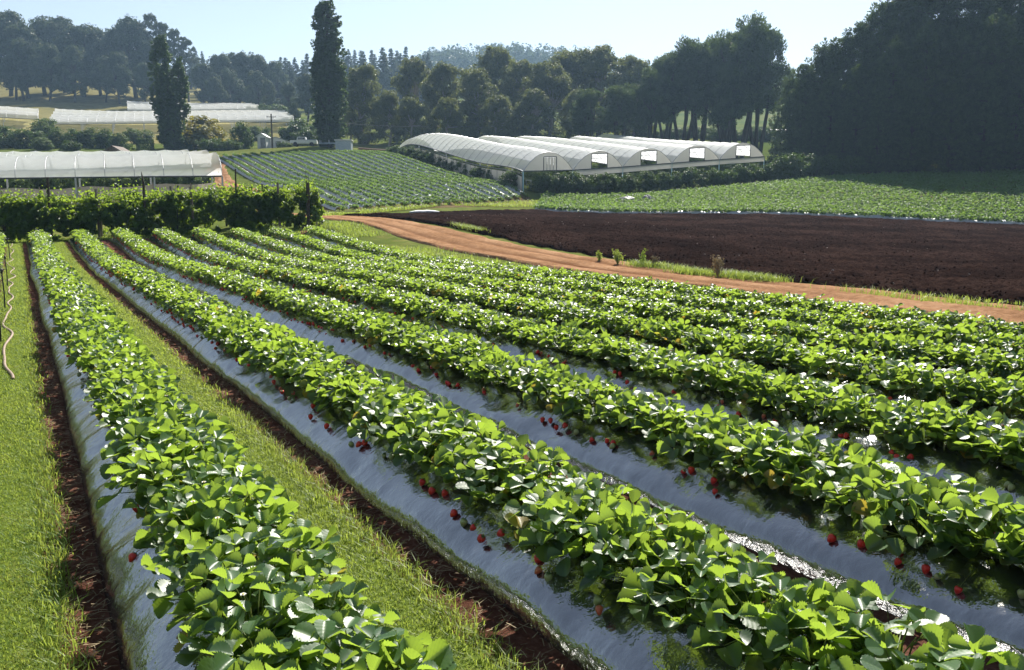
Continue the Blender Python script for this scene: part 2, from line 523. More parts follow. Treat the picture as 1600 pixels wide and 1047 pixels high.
def ground(x, y):
    x = np.asarray(x, float); y = np.asarray(y, float)
    sh = np.broadcast(x, y).shape
    xf = np.broadcast_to(x, sh).ravel(); yf = np.broadcast_to(y, sh).ravel()
    r = np.hypot(xf, yf); k = np.minimum(1, 760 / np.maximum(r, 1))     # hold the height constant beyond the last hill
    xs, ys = xf * k / 100, yf * k / 100
    out = np.empty(len(xf))
    for i in range(0, len(xf), 40000):
        a = slice(i, i + 40000)
        d2 = (xs[a, None] - _TXY[None, :, 0]) ** 2 + (ys[a, None] - _TXY[None, :, 1]) ** 2
        out[a] = (.5 * d2 * np.log(d2 + 1e-12)) @ _TW[:-3] + _TW[-3] + _TW[-2] * xs[a] + _TW[-1] * ys[a]
    back = np.clip((-yf - 20) / 40, 0, 1)                               # flat country behind the camera
    out = out * (1 - back)
    return out.reshape(sh)


def gz(x, y):
    return float(ground(np.array([x]), np.array([y]))[0])


# the ground sheet: polar grid that reaches the horizon
def build_ground():
    rr = np.concatenate([[0.0], np.geomspace(.6, 4200, 210)])
    th = np.concatenate([np.linspace(-50, 50, 201), np.linspace(50, 310, 80)[1:-1]])
    th = np.radians(th)
    Rg, Tg = np.meshgrid(rr, th, indexing='ij')
    X, Y = Rg * np.sin(Tg), Rg * np.cos(Tg)
    Z = ground(X, Y)
    # sink the base a little under the field sheets that lie on it
    p, t = to_pt(X, Y)
    near = (np.hypot(X, Y) < 140)
    Z = Z - np.where(near, .05, .0)
    nu, nv = X.shape
    V = np.stack([X, Y, Z], -1).reshape(-1, 3)
    u = np.arange(nu - 1)[:, None]; v = np.arange(nv)[None]
    a = u * nv + v; b = u * nv + (v + 1) % nv
    Fq = np.stack([a, b, b + nv, a + nv], -1).reshape(-1, 4)
    mb = MB(); 
    rc = np.repeat(np.sqrt(rr[:-1] * rr[1:] + 1e-6), nv)
    thc = np.tile(th, nu - 1)
    mb.add(V, Fq, np.where((rc > 190) & (thc < math.radians(-14)) & (thc > math.radians(-60)), 1, 0))
    o = mb.build('ground', [M['meadow'], M['hillground']], smooth=True)
    tag(o, kind='structure')


build_ground()


def sheet(name, edge_a, edge_b, n_along, n_across, mat, lift=.02, rough=0.0, seed=1, kind='structure', edge_wobble=0.0, fade=True, furrows=0, ruts=False):
    """a strip of ground between two plan polylines (x,y), following the terrain, edges tucked into it"""
    A = resample(edge_a, n_along); B = resample(edge_b, n_along)
    r = np.random.default_rng(seed)
    w = np.linspace(0, 1, n_across)
    if edge_wobble:
        s = np.arange(n_along) * .35
        d = B - A; d /= np.linalg.norm(d, axis=1, keepdims=True)
        A = A + d * (vnoise(s, s * 0, seed) * edge_wobble)[:, None]
        B = B + d * (vnoise(s, s * 0, seed + 5) * edge_wobble)[:, None]
    P = A[:, None] * (1 - w[None, :, None]) + B[:, None] * w[None, :, None]
    Z = ground(P[..., 0], P[..., 1]) + lift
    if rough: Z = Z + vnoise(P[..., 0] * 2.2, P[..., 1] * 2.2, seed) * rough + r.normal(0, rough * .6, Z.shape)
    if furrows:
        Z = Z + .035 * np.sin(2 * math.pi * furrows * w)[None] * (1 + .5 * vnoise(P[..., 0] * .8, P[..., 1] * .8, seed + 2))
    tint = .5
    if ruts:
        ww = w[None] + .03 * vnoise(np.arange(n_along)[:, None] * .12, np.zeros((1, n_across)), seed + 3)
        rt_ = np.exp(-((ww - .30) / .055) ** 2) + np.exp(-((ww - .70) / .055) ** 2)
        br = np.clip(.6 + .5 * vnoise(np.arange(n_along)[:, None] * .09, ww * 3, seed + 4), 0, 1)
        Z = Z - .035 * rt_ + .02 * np.exp(-((ww - .5) / .12) ** 2)
        tint = np.clip(rt_ * br, 0, 1)[:-1, :-1].reshape(-1)
    if fade:
        k_ = .03 if furrows else .12
        Z[:, 0] -= lift + k_; Z[:, -1] -= lift + k_
        Z[0] -= lift + .12; Z[-1] -= lift + .12
    mb = MB()
    mb.grid(np.concatenate([P, Z[..., None]], -1).reshape(-1, 3), n_along, n_across, 0, tint)
    o = mb.build(name, mat, smooth=True)
    tag(o, kind=kind)
    return o


def resample(poly, n):
    P = np.asarray(poly, float)
    s = np.concatenate([[0], np.cumsum(np.linalg.norm(np.diff(P, axis=0), axis=1))])
    q = np.linspace(0, s[-1], n)
    return np.stack([np.interp(q, s, P[:, k]) for k in range(P.shape[1])], 1)


# ------------------------------------------------------------------ near strawberry field: soil, grass paths, beds
A0, SPACING = .22, 1.448                    # left foot of the bed right of the camera, bed spacing
N_BEDS = 9                                 # from the bed at the left edge of the picture to the one by the road
ROW_END = [38.6, 38.3, 38.0, 37.6, 37.2, 36.8, 36.4, 36.0, 35.6]
T0 = -3.0


def bed_left(i): return A0 + SPACING * (i - 1)


def line(p, ta, tb): return [pt(p, ta), pt(p, tb)]


sheet('field_soil', line(-2.6, -6, 40.2), line(11.9, -6, 37.2), 160, 40, M['bedsoil'], .0, .004, 3)
sheet('grass_path', line(-.36, -5, 38.2), line(.05, -5, 38.2), 260, 9, M['lawn'], .022, .004, 4, edge_wobble=.03)
sheet('grass_path', line(1.02, -5, 38.0), line(1.46, -5, 38.0), 260, 9, M['lawn'], .022, .004, 5, edge_wobble=.03)
sheet('grass_headland', [pt(-6, 40.8), pt(-.3, 38.5), pt(10.8, 35.9)], [pt(-6, 42.2), pt(-.3, 40.4), pt(11.2, 37.4)], 60, 6, M['lawn'], .026, .004, 6)
sheet('grass_verge', line(11.7, -8, 40), line(14.3, -8, 40), 160, 8, M['meadow'], .022, .006, 7, edge_wobble=.1)

ROAD_C = [pt(15.7, -14), pt(15.8, 10), pt(15.9, 30), pt(15.6, 40), pt(15.3, 50), pt(15.2, 62), (-23.0, 72), (-29, 86), (-36, 103), (-40.5, 116)]


def offset(poly, d):
    P = resample(poly, 90); T = np.gradient(P, axis=0); T /= np.linalg.norm(T, axis=1, keepdims=True)
    N = np.stack([T[:, 1], -T[:, 0]], 1)
    dd = np.interp(np.linspace(0, 1, 90), [0, .6, .75, 1], [d, d, d * .85, d * .8])
    return P + N * dd[:, None]


sheet('dirt_road', offset(ROAD_C, -1.5), offset(ROAD_C, 1.5), 420, 28, M['road'], .04, .010, 8, edge_wobble=.16, ruts=True)

# tilled dark field beyond the road
tl_near = [at(536, 338, 50.5)[:2], pt(17.5, 44), pt(18.0, 34), pt(17.9, 20), pt(17.8, 8), pt(17.8, -10)]
tl_far = [at(545, 335.5, 53)[:2], at(600, 333, 57)[:2], at(830, 328.5, 75)[:2], at(1200, 335.5, 68)[:2], at(1600, 352, 60)[:2], at(2100, 375, 50)[:2]]
sheet('ploughed_field', tl_near, tl_far, 520, 280, M['tilled'], .06, .028, 9, edge_wobble=.25, furrows=44)

# hillside field sheet and the flat field behind the ploughed one
HS = (np.array([-43.7, 125.0]), np.array([-20.0, 130.0]))
HE = (np.array([-11.8, 60.0]), np.array([1.6, 84.0]))
sheet('hillside_soil', [HS[0] + (-1.5, 2), HE[0] + (-.5, -1.5)], [HS[1] + (1, 2), HE[1] + (1.2, -1.2)], 90, 40, M['hillsoil'], .04, .02, 10)
sheet('headland_track', [at(500, 345, 48)[:2], at(560, 334, 58)[:2], at(700, 326, 72)[:2], at(830, 321, 79)[:2]],
      [at(498, 339, 56)[:2], at(570, 331, 62.5)[:2], at(700, 320, 76)[:2], at(840, 314, 83)[:2]], 60, 8, M['hillsoil'], .055, .02, 12)
FF = ([at(838, 327.5, 75.5)[:2], at(1000, 330, 71.5)[:2], at(1200, 335, 68.5)[:2], at(1600, 351.5, 60.5)[:2], at(2100, 374, 50.5)[:2]],
      [at(850, 309, 86)[:2], at(1000, 305, 88)[:2], at(1290, 282, 100)[:2], at(1600, 268, 102)[:2], at(2100, 264, 104)[:2]])
sheet('flat_field_soil', FF[0], FF[1], 120, 50, M['hillsoil'], .045, .02, 11)

BED_Q = np.array([-.46, -.44, -.430, -.408, -.37, -.31, -.24, -.17, -.10, 0, .10, .17, .23, .275, .305, .325, .340, .37])
BED_Z = np.array([-.06, .0, .045, .085, .118, .158, .200, .230, .248, .254, .248, .232, .212, .19, .158, .115, .02, -.06])


def bed_h(q): return np.interp(q, BED_Q, BED_Z)


BED_LABELS = [
    "black plastic raised bed at the left edge with hose and risers along its side",
    "narrow looking raised bed between the two mown grass paths",
    "raised bed on the right side of the inner grass path, its wide left flank shining",
    "raised bed next after the one bordering the grass path, second with a shining flank",
    "third shining plastic bed to the right of the grass paths",
    "fourth shining plastic bed to the right of the grass paths",
    "mostly leaf covered bed, fourth counted from the dirt road",
    "mostly leaf covered bed, next but one to the dirt road",
    "leaf covered raised bed directly beside the grass verge of the dirt road"]
for i in range(N_BEDS):
    if i == 6: BED_LABELS[i] = "mostly leaf covered bed, third counted from the dirt road"
    pl = bed_left(i) + .44
    ts = np.concatenate([np.arange(T0, 14, .055), np.arange(14, ROW_END[i] + .01, .16)])
    Tq, Qq = np.meshgrid(ts, BED_Q, indexing='ij')
    r = np.random.default_rng(50 + i)
    sway = vnoise(ts * .9, ts * 0 + i * 3, 20 + i) * .022
    Q2 = Qq + sway[:, None] * (Qq < -.05)
    X, Y = pt(pl + Q2, Tq)
    h = np.broadcast_to(BED_Z[None], Tq.shape).copy()
    endf = np.clip((ROW_END[i] - Tq) / .45, 0, 1) ** .5
    h = np.where(h > 0, h * endf, h)
    flank = np.exp(-((np.abs(Qq) - .34) / .14) ** 2)
    wr = vnoise(Tq * 5.5 + Qq * 6, Qq * 9, 30 + i) * .012 + vnoise(Tq * 19 - Qq * 15, Qq * 22, 31 + i) * .0045 + vnoise(Tq * 2.2, Qq * 4, 32 + i) * .012
    Z = ground(X, Y) + h + np.where(BED_Z[None] > 0, wr * (.5 + .8 * flank), 0)
    mb = MB(); mb.grid(np.stack([X, Y, Z], -1).reshape(-1, 3), len(ts), len(BED_Q))
    o = mb.build('raised_bed', M['film'], smooth=True)
    tag(o, BED_LABELS[i], 'raised bed', 'plastic covered raised beds of the near field')

# ------------------------------------------------------------------ strawberry plants


def leaflet(lod, r):
    """one toothed leaflet: local x across, y along from its stalk, z up. returns V,F"""
    L = r.uniform(.9, 1.1); W = r.uniform(.86, 1.04)
    if lod == 0: rows, cols = 19, 9
    elif lod == 1: rows, cols = 5, 3
    else: rows, cols = 3, 3
    v = np.linspace(0, 1, rows)
    prof = np.interp(v, [0, .1, .25, .45, .62, .78, .9, .97, 1], [.08, .36, .68, .94, 1.0, .94, .74, .46, .18])
    if lod == 0:
        tooth = np.where(np.arange(rows) % 2 == 0, .93, 1.06); tooth[0] = 1; tooth[-1] = 1
    else: tooth = np.ones(rows)
    u = np.linspace(-1, 1, cols)
    fold = r.uniform(.16, .52); curl = r.uniform(-.22, .16); cup = r.uniform(-.10, .42); droop = r.uniform(-.05, .28)
    U, Vv = np.meshgrid(u, v, indexing='xy')
    edge = np.abs(U) > .99
    half = .5 * W * prof[:, None] * np.where(edge, tooth[:, None], 1.0)
    x = U * half
    y = Vv * L + np.where(edge, .02 * (tooth[:, None] - 1) * 8, 0)
    z = np.abs(x) * fold + cup * (2 * x) ** 2 * 1.1 - droop * Vv ** 2 * .55 + curl * np.abs(U) ** 3 * .1
    if lod == 0: z = z + .016 * np.sin((Vv - .42 * np.abs(U)) * 36) * np.minimum(np.abs(U) * 2, 1) * (np.abs(U) < .9)
    V = np.stack([x, y, z], -1).reshape(-1, 3)
    a = (np.arange(rows - 1)[:, None] * cols + np.arange(cols - 1)[None])
    Fq = np.stack([a, a + 1, a + cols + 1, a + cols], -1).reshape(-1, 4)
    return V, Fq, np.stack([U, Vv], -1).reshape(-1, 2)


def rot_to(heading, pitch, roll):
    """matrix whose local y points along heading (azimuth) tipped by pitch, rolled about itself"""
    return np.array((Matrix.Rotation(heading, 3, 'Z') @ Matrix.Rotation(pitch, 3, 'X') @ Matrix.Rotation(roll, 3, 'Y')))


def make_plant(lod, seed, flowers=False):
    r = np.random.default_rng(seed)
    mb = MB()
    nleaf = {0: 28, 1: 27, 2: 19}[lod]
    size0 = {0: .075, 1: .073, 2: .086}[lod]
    for k in range(nleaf):
        az = k * 2.39996 + r.uniform(-.4, .4)
        f = (k + .5) / nleaf
        pol = math.radians(8 + 74 * f ** .75 + r.uniform(-8, 8))
        ln = r.uniform(.145, .215) * (1.06 - .30 * f)
        sx, sy = -math.sin(az), math.cos(az)
        base = np.array([sx * .02, sy * .02, .0])
        out = math.sin(pol) * ln; up = math.cos(pol) * ln
        end = base + np.array([sx * out, sy * out, max(up, .055)])
        mid = base + np.array([sx * out * .38, sy * out * .38, up * .62 + .02])
        sz = size0 * r.uniform(.78, 1.22) * (.88 if f < .2 else 1)
        tint = float(np.clip(r.normal(.42, .24) + (.22 if f < .25 else 0), 0, .84))
        if f > .5 and r.random() < .05: tint = 1.0
        if lod < 2:
            mb.tube([base, mid, end], [.0028, .0024, .002], 3 if lod else 4, mat=1, tint=tint, cap=False)
        pitch = math.radians(r.uniform(-26, 34)) - pol * .22
        roll = math.radians(r.normal(0, 20))
        B = rot_to(az + r.normal(0, .5), pitch, roll)
        for s in (0, 1, -1):
            V, Fq, uvl = leaflet(lod, r)
            a2 = s * math.radians(r.uniform(68, 92))
            Lm = np.array(Matrix.Rotation(a2, 3, 'Z')) @ np.array(Matrix.Rotation(math.radians(r.uniform(-4, 24)), 3, 'X')) @ np.array(Matrix.Rotation(math.radians(r.normal(0, 10)), 3, 'Y'))
            V = V * (sz * (1 if s == 0 else .92))
            V = V + (0, .010 + (.006 if s == 0 else 0), 0)
            mb.add(V @ Lm.T @ B.T + end, Fq, 0, float(np.clip(tint + r.normal(0, .05), 0, 1)) if tint > .9 else float(np.clip(tint + r.normal(0, .05), 0, .87)), uvl)
    return mb


LEAFM = [M['leaf'], M['stem']]
N_VAR = 10
near_mb = [make_plant(0, 100 + k) for k in range(N_VAR)]
near_mesh = [m.mesh('strawberry_foliage', LEAFM, smooth=True, leafuv=True) for m in near_mb]
mid_mb = [make_plant(1, 200 + k) for k in range(12)]
far_mb = [make_plant(2, 300 + k) for k in range(12)]


def freeze(mb): return np.concatenate(mb.v), np.concatenate(mb.q), np.concatenate(mb.qm), np.concatenate(mb.qt), np.concatenate(mb.uv)


mid_np = [freeze(m) for m in mid_mb]; far_np = [freeze(m) for m in far_mb]


def berry_mesh(kind, r, stalk_dir):
    """fruit with its stalk; origin at the calyx"""
    mb = MB()
    L = r.uniform(.034, .047); R = L * r.uniform(.40, .46)
    prof = [(0.0005, 0), (R * .55, -.001), (R * .92, -L * .16), (R, -L * .34), (R * .88, -L * .56), (R * .60, -L * .80), (R * .28, -L * .96), (.0005, -L)]
    mb.lathe(prof, 12)
    d = np.array(stalk_dir)
    mb.tube([(0, 0, 0), d * .3 + (0, 0, .035), d * .7 + (0, 0, .045), d], [.0014, .0014, .0015, .0017], 4, mat=1, tint=.6)
    return mb.mesh('strawberry', [kind, M['stem']], smooth=True)


def calyx_mesh(r):
    mb = MB()
    for k in range(8):
        a = k * math.pi / 4 + r.uniform(-.15, .15); ca, sa = math.cos(a), math.sin(a)
        l = r.uniform(.011, .017); w = .0035; up = r.uniform(-.004, .006)
        V = [(0, 0, .001), (ca * l * .5 - sa * w, sa * l * .5 + ca * w, .002), (ca * l, sa * l, up), (ca * l * .5 + sa * w, sa * l * .5 - ca * w, .002)]
        mb.add(V, [(0, 1, 2, 3)], 0, .4)
    return mb.mesh('calyx', [M['leaf']])


def flower_mesh(r):
    mb = MB()
    h = r.uniform(.20, .27); q = r.uniform(-.07, .07, 2)
    top = np.array([q[0], q[1], h])
    mb.tube([(0, 0, .02), top * .55 + (0, 0, .03), top], [.002, .0018, .0014], 4, mat=1, tint=.6)
    for k in range(5):
        a = k * 2 * math.pi / 5; ca, sa = math.cos(a), math.sin(a); l, w = .011, .006
        mb.add(np.array([(0, 0, 0), (ca * l * .6 - sa * w, sa * l * .6 + ca * w, .003), (ca * l, sa * l, .002), (ca * l * .6 + sa * w, sa * l * .6 - ca * w, .003)]) + top, [(0, 1, 2, 3)], 0)
    mb.lathe([(.0001, .005), (.003, .004), (.0042, .001), (.003, -.002)], 8, top, 2)
    return mb.mesh('flower', [M['petal'], M['stem'], M['yolk']])


rb = np.random.default_rng(77)
BERRY = []
for kind in ['red'] * 5 + ['pinkberry'] * 2 + ['greenberry'] * 3:
    ang = rb.uniform(-.6, .6); dlen = rb.uniform(.10, .16)
    BERRY.append((kind, berry_mesh(M[kind], rb, (math.cos(ang) * dlen * C_ROW + .0, math.cos(ang) * dlen * S_ROW + math.sin(ang) * dlen, .035))))
CALYX = [calyx_mesh(rb) for _ in range(3)]
FLOWER = [flower_mesh(rb) for _ in range(4)]

# where every plant stands
plants = []
rp = np.random.default_rng(11)
for i in range(N_BEDS):
    for side, q in ((0, -.08), (1, .095)):
        t = T0 + .3 + (.14 if side else 0)
        while t < ROW_END[i] - .25:
            qq = q + rp.normal(0, .025)
            plants.append((i, side, qq, t + rp.normal(0, .03), rp.uniform(.86, 1.16), rp.uniform(0, 6.28)))
            t += .285
PX = np.array([pt(bed_left(a[0]) + .44 + a[2], a[3]) for a in plants])
PZ = ground(PX[:, 0], PX[:, 1]) + bed_h(np.array([a[2] for a in plants])) - .004


def project(x, y, z):
    dz = z - CAM_H
    zc = y * math.cos(PITCH) - dz * math.sin(PITCH)
    yc = y * math.sin(PITCH) + dz * math.cos(PITCH)
    zc_ = np.where(zc > .05, zc, .05)
    return 800 + F_PX * x / zc_, 523.5 - F_PX * yc / zc_, zc


ux, uy, uz = project(PX[:, 0], PX[:, 1], PZ + .16)
inview = (uz > .6) & (ux > -25) & (ux < 1625) & (uy < 1075)
order = np.argsort(np.where(inview, uz, 1e6))
individual = set(order[:300].tolist())

ROWNAME = ["in the row beside the hose", "in the row between the two grass paths", "in first row right of the grass path",
           "in second row right of the grass path", "in third row right of the grass path", "in fourth row right of the grass path",
           "in third row from the dirt road", "in second row from the dirt road", "in the row beside the road verge"]
FRUIT_PROB = [.2, .38, .65, .75, .75, .65, .5, .4, .2]
rq = np.random.default_rng(5)
stuff = MB()
for k in range(len(plants)):
    i, side, q, t, sc, rz = plants[k]
    x, y, z = PX[k, 0], PX[k, 1], PZ[k]
    nfruit = 0
    if side == 0 and rq.random() < FRUIT_PROB[i]: nfruit = int(rq.choice([1, 2, 2, 3]))
    fruit_at = []
    for n in range(nfruit):
        fq = rq.uniform(-.325, -.23); ft = t + rq.normal(0, .07)
        fx, fy = pt(bed_left(i) + .44 + fq, ft)
        fz = gz(fx, fy) + float(bed_h(fq)) + .030
        fruit_at.append((fx, fy, fz))
    if k in individual:
        root = empty('strawberry_plant', (x, y, z))
        has_fl = rq.random() < .22
        what = "with berries over plastic" if nfruit else ("with white flower" if has_fl else "without berries")
        tag(root, "strawberry plant %s %s" % (what, ROWNAME[i]), 'strawberry plant', "strawberry plants %s (%s)" % (ROWNAME[i], 'fruiting' if nfruit else ('flowering' if has_fl else 'leafy')))
        link('foliage', near_mesh[int(rq.integers(N_VAR))], root, rz=rz, scale=(sc, sc, sc))
        if has_fl: link('flower', FLOWER[int(rq.integers(4))], root, rz=rq.uniform(0, 6))
        for (fx, fy, fz) in fruit_at:
            kind, bm = BERRY[int(rq.integers(len(BERRY)))]
            b = link('strawberry', bm, root, (fx - x, fy - y, fz - z))
            b.rotation_euler = (rq.normal(0, .35), rq.normal(.35, .3), rq.uniform(-.4, .4))
            if kind != 'red': b['label'] = 'pale green unripe berry' if kind == 'greenberry' else 'half ripe pinkish berry'
            link('calyx', CALYX[int(rq.integers(3))], b)
    else:
        zc = uz[k]
        if zc < -3 or ux[k] < -900 - 2000 / max(zc, .5) or ux[k] > 2500 + 2000 / max(zc, .5): continue
        if zc > 0 and not inview[k] and abs(x) > .62 * max(y, 0) + 4.5: continue
        src = mid_np if zc < 19 else far_np
        V, Q, Mi, Ti, Uv = src[int(rq.integers(len(src)))]
        ca, sa = math.cos(rz) * sc, math.sin(rz) * sc
        W = np.stack([V[:, 0] * ca - V[:, 1] * sa + x, V[:, 0] * sa + V[:, 1] * ca + y, V[:, 2] * sc + z], 1)
        stuff.v.append(W); stuff.uv.append(Uv); stuff.q.append(Q + stuff.n); stuff.qm.append(Mi); stuff.qt.append(np.where(Ti > .9, Ti, np.clip(Ti + rq.normal(0, .05), 0, .87))); stuff.n += len(V)
        for (fx, fy, fz) in fruit_at:
            R = .019; L = .040
            prof = np.array([(R * .5, 0), (R, -L * .3), (R * .6, -L * .8), (.001, -L)])
            stuff.lathe(prof, 6, (fx, fy, fz), 2 if rq.random() < .72 else 3)
o = stuff.build('strawberry_plants', [M['leaf'], M['stem'], M['red'], M['greenberry']], smooth=True, leafuv=True)
tag(o, "leafy strawberry plants filling the farther parts of the near rows", 'strawberry plants', kind='stuff')

# ------------------------------------------------------------------ grass blades on the paths, straw on the dirt


def blades(mb, x, y, hmin, hmax, w, r, lean=.5, tmean=.5):
    n = len(x)
    z = ground(x, y) + .015
    h = r.uniform(hmin, hmax, n); a = r.uniform(0, 6.283, n); l = h * r.uniform(.1, lean, n)
    b = a + r.uniform(1.2, 1.9, n); ww = w * r.uniform(.7, 1.3, n)
    dx, dy = np.cos(a) * l, np.sin(a) * l; wx, wy = np.cos(b) * ww / 2, np.sin(b) * ww / 2
    P = np.stack([x, y, z], 1)
    V = np.stack([P + np.stack([-wx, -wy, 0 * h], 1), P + np.stack([wx, wy, 0 * h], 1),
                  P + np.stack([dx * .4 + wx * .8, dy * .4 + wy * .8, h * .62], 1), P + np.stack([dx * .4 - wx * .8, dy * .4 - wy * .8, h * .62], 1),
                  P + np.stack([dx * 1.3, dy * 1.3, h * .95], 1)], 1)
    i = np.arange(n)[:, None] * 5
    tint = np.clip(r.normal(tmean, .25, n) + vnoise(x * 2.3, y * 2.3, 3) * .22, 0, 1)
    mb.add(V.reshape(-1, 3), np.concatenate([i + [0, 1, 2, 3]]), 0, tint)
    mb.add(V.reshape(-1, 3), np.concatenate([i + [3, 2, 4]]), 0, tint)


rg = np.random.default_rng(31)
lawn = MB()


def scatter_lawn(pa, pb, ta, tb, n, h0, h1, w, tm=.5):
    t = rg.uniform(ta, tb, n); p = rg.uniform(pa, pb, n) + rg.normal(0, .025, n)
    x, y = pt(p, t)
    keep = (y > .8) & (x > -.66 * y - .8)
    blades(lawn, x[keep], y[keep], h0, h1, w, rg, 1.2, tm)


for pa, pb in ((-.38, .05), (1.04, 1.46)):
    scatter_lawn(pa, pb, .3, 6, 34000, .010, .032, .0035)
    scatter_lawn(pa, pb, 6, 14, 26000, .010, .034, .006)
    scatter_lawn(pa, pb, 14, 38.3, 20000, .012, .04, .013)
    for e in (pb - .03, pa + .04):
        scatter_lawn(e - .07, e + .07, .3, 7, 3000, .03, .085, .005, .35)
        scatter_lawn(e - .07, e + .07, 7, 38, 2500, .03, .08, .010, .35)
n = 9000
u = rg.uniform(0, 1, n); v = rg.uniform(0, 1, n)
hA = resample([pt(-6, 40.8), pt(-.3, 38.5), pt(10.8, 35.9)], 200); hB = resample([pt(-6, 42.2), pt(-.3, 40.4), pt(11.2, 37.4)], 200)
ii = (u * 199).astype(int)
Pq = hA[ii] * (1 - v[:, None]) + hB[ii] * v[:, None]
blades(lawn, Pq[:, 0], Pq[:, 1], .03, .10, .016, rg, .8)
o = lawn.build('lawn_grass', M['grassblade'])
tag(o, "short sunlit grass growing on the paths between the first beds", 'grass', kind='stuff')

verge = MB()
n = 16000
t = rg.uniform(-6, 40, n); p = 12.7 + rg.normal(0, .5, n)
x, y = pt(p, t)
kp = vnoise(x * .5, y * .5, 9) > -.35
blades(verge, x[kp], y[kp], .05, .20, .016, rg, .8, .55)
n = 16000                                             # tufts on the far edge of the road
t = rg.uniform(-6, 46, n); p = 17.65 + rg.normal(0, .10, n)
x, y = pt(p, t)
kp = (vnoise(x * .45 + 2, y * .45, 14) > 1.0) | ((t < 12) & (rg.uniform(0, 1, n) < .10))
blades(verge, x[kp], y[kp], .03, .10, .02, rg, .8, .45)
eA = resample([at(500, 343, 49)[:2], at(560, 334, 58)[:2], at(700, 326, 72)[:2], at(840, 321, 79)[:2]], 200)
eB = resample([at(498, 338, 57)[:2], at(570, 330.5, 63)[:2], at(700, 320, 76)[:2], at(850, 313, 84)[:2]], 200)
n = 9000
ii = (rg.uniform(0, 1, n) * 199).astype(int); v = rg.uniform(-.1, 1.1, n)[:, None]
Pq = eA[ii] * (1 - v) + eB[ii] * v
blades(verge, Pq[:, 0], Pq[:, 1], .06, .28, .05, rg, .8, .6)
o = verge.build('verge_grass', M['grassblade'])
tag(o, "rough grass tufts along both edges of the dirt road", 'grass', kind='stuff')

straw = MB()
for (pa, pb, n) in ((.04, .24, 2300), (1.44, 1.68, 2300), (2.55, 3.12, 600), (-.50, -.34, 500)):
    t = rg.uniform(.2, 18, n) ** 1.0; p = rg.uniform(pa, pb, n)
    x, y = pt(p, t); z = ground(x, y) + .012
    a = rg.uniform(0, 6.28, n); l = rg.uniform(.02, .085, n); w = .0016 + .0004 * rg.uniform(0, 1, n)
    dx, dy = np.cos(a) * l / 2, np.sin(a) * l / 2; nx, ny = -np.sin(a) * w, np.cos(a) * w
    k = rg.normal(0, .02, n); zz = rg.uniform(0, .018, n)
    V = np.stack([np.stack([x - dx - nx, y - dy - ny, z], 1), np.stack([x - dx + nx, y - dy + ny, z], 1),
                  np.stack([x + k + nx, y + k + ny, z + zz], 1), np.stack([x + k - nx, y + k - ny, z + zz], 1),
                  np.stack([x + dx + nx, y + dy + ny, z + .003], 1), np.stack([x + dx - nx, y + dy - ny, z + .003], 1)], 1)
    i = np.arange(n)[:, None] * 6; tt = rg.uniform(0, 1, n)
    straw.add(V.reshape(-1, 3), i + [0, 1, 2, 3], 0, tt); straw.add(V.reshape(-1, 3), i + [3, 2, 4, 5], 0, tt)
o = straw.build('dry_straw', M['drystraw'])
tag(o, "dry straw bits littering the dirt beside the plastic beds", 'straw', kind='stuff')

# clods on the ploughed field
cl = MB()
n = 9000
tN = resample(tl_near, 300); tF = resample(tl_far, 300)
ii = (rg.uniform(0, 1, n) ** .7 * 299).astype(int); v = rg.uniform(.01, .99, n)[:, None] ** 1.6
Pq = tN[ii] * (1 - v) + tF[ii] * v
zz = ground(Pq[:, 0], Pq[:, 1]) + .05
oct_v = np.array([(1, 0, 0), (-1, 0, 0), (0, 1, 0), (0, -1, 0), (0, 0, 1), (0, 0, -1)], float)
oct_f = np.array([(0, 2, 4), (2, 1, 4), (1, 3, 4), (3, 0, 4), (2, 0, 5), (1, 2, 5), (3, 1, 5), (0, 3, 5)])
s = rg.uniform(.015, .07, (n, 1, 1)) * rg.uniform(.6, 1.3, (n, 6, 1))
V = oct_v[None] * s + np.concatenate([Pq, zz[:, None]], 1)[:, None]
cl.add(V.reshape(-1, 3), (np.arange(n)[:, None, None] * 6 + oct_f[None]).reshape(-1, 3))
o = cl.build('soil_clods', M['tilled'])
tag(o, "dark crumbled clods lying over the ploughed field", 'soil clods', kind='stuff')

cl = MB(); n = 130
ii = (rg.uniform(0, 1, n) * 299).astype(int); v = rg.uniform(.02, .98, n)[:, None]
Pq = tN[ii] * (1 - v) + tF[ii] * v
zz = ground(Pq[:, 0], Pq[:, 1]) + .08
V = oct_v[None] * rg.uniform(.02, .045, (n, 1, 1)) * rg.uniform(.6, 1.3, (n, 6, 1)) + np.concatenate([Pq, zz[:, None]], 1)[:, None]
cl.add(V.reshape(-1, 3), (np.arange(n)[:, None, None] * 6 + oct_f[None]).reshape(-1, 3))
o = cl.build('pale_stones', M['palebark'])
tag(o, "tiny pale stones sprinkled over the ploughed field", 'stones', kind='stuff')

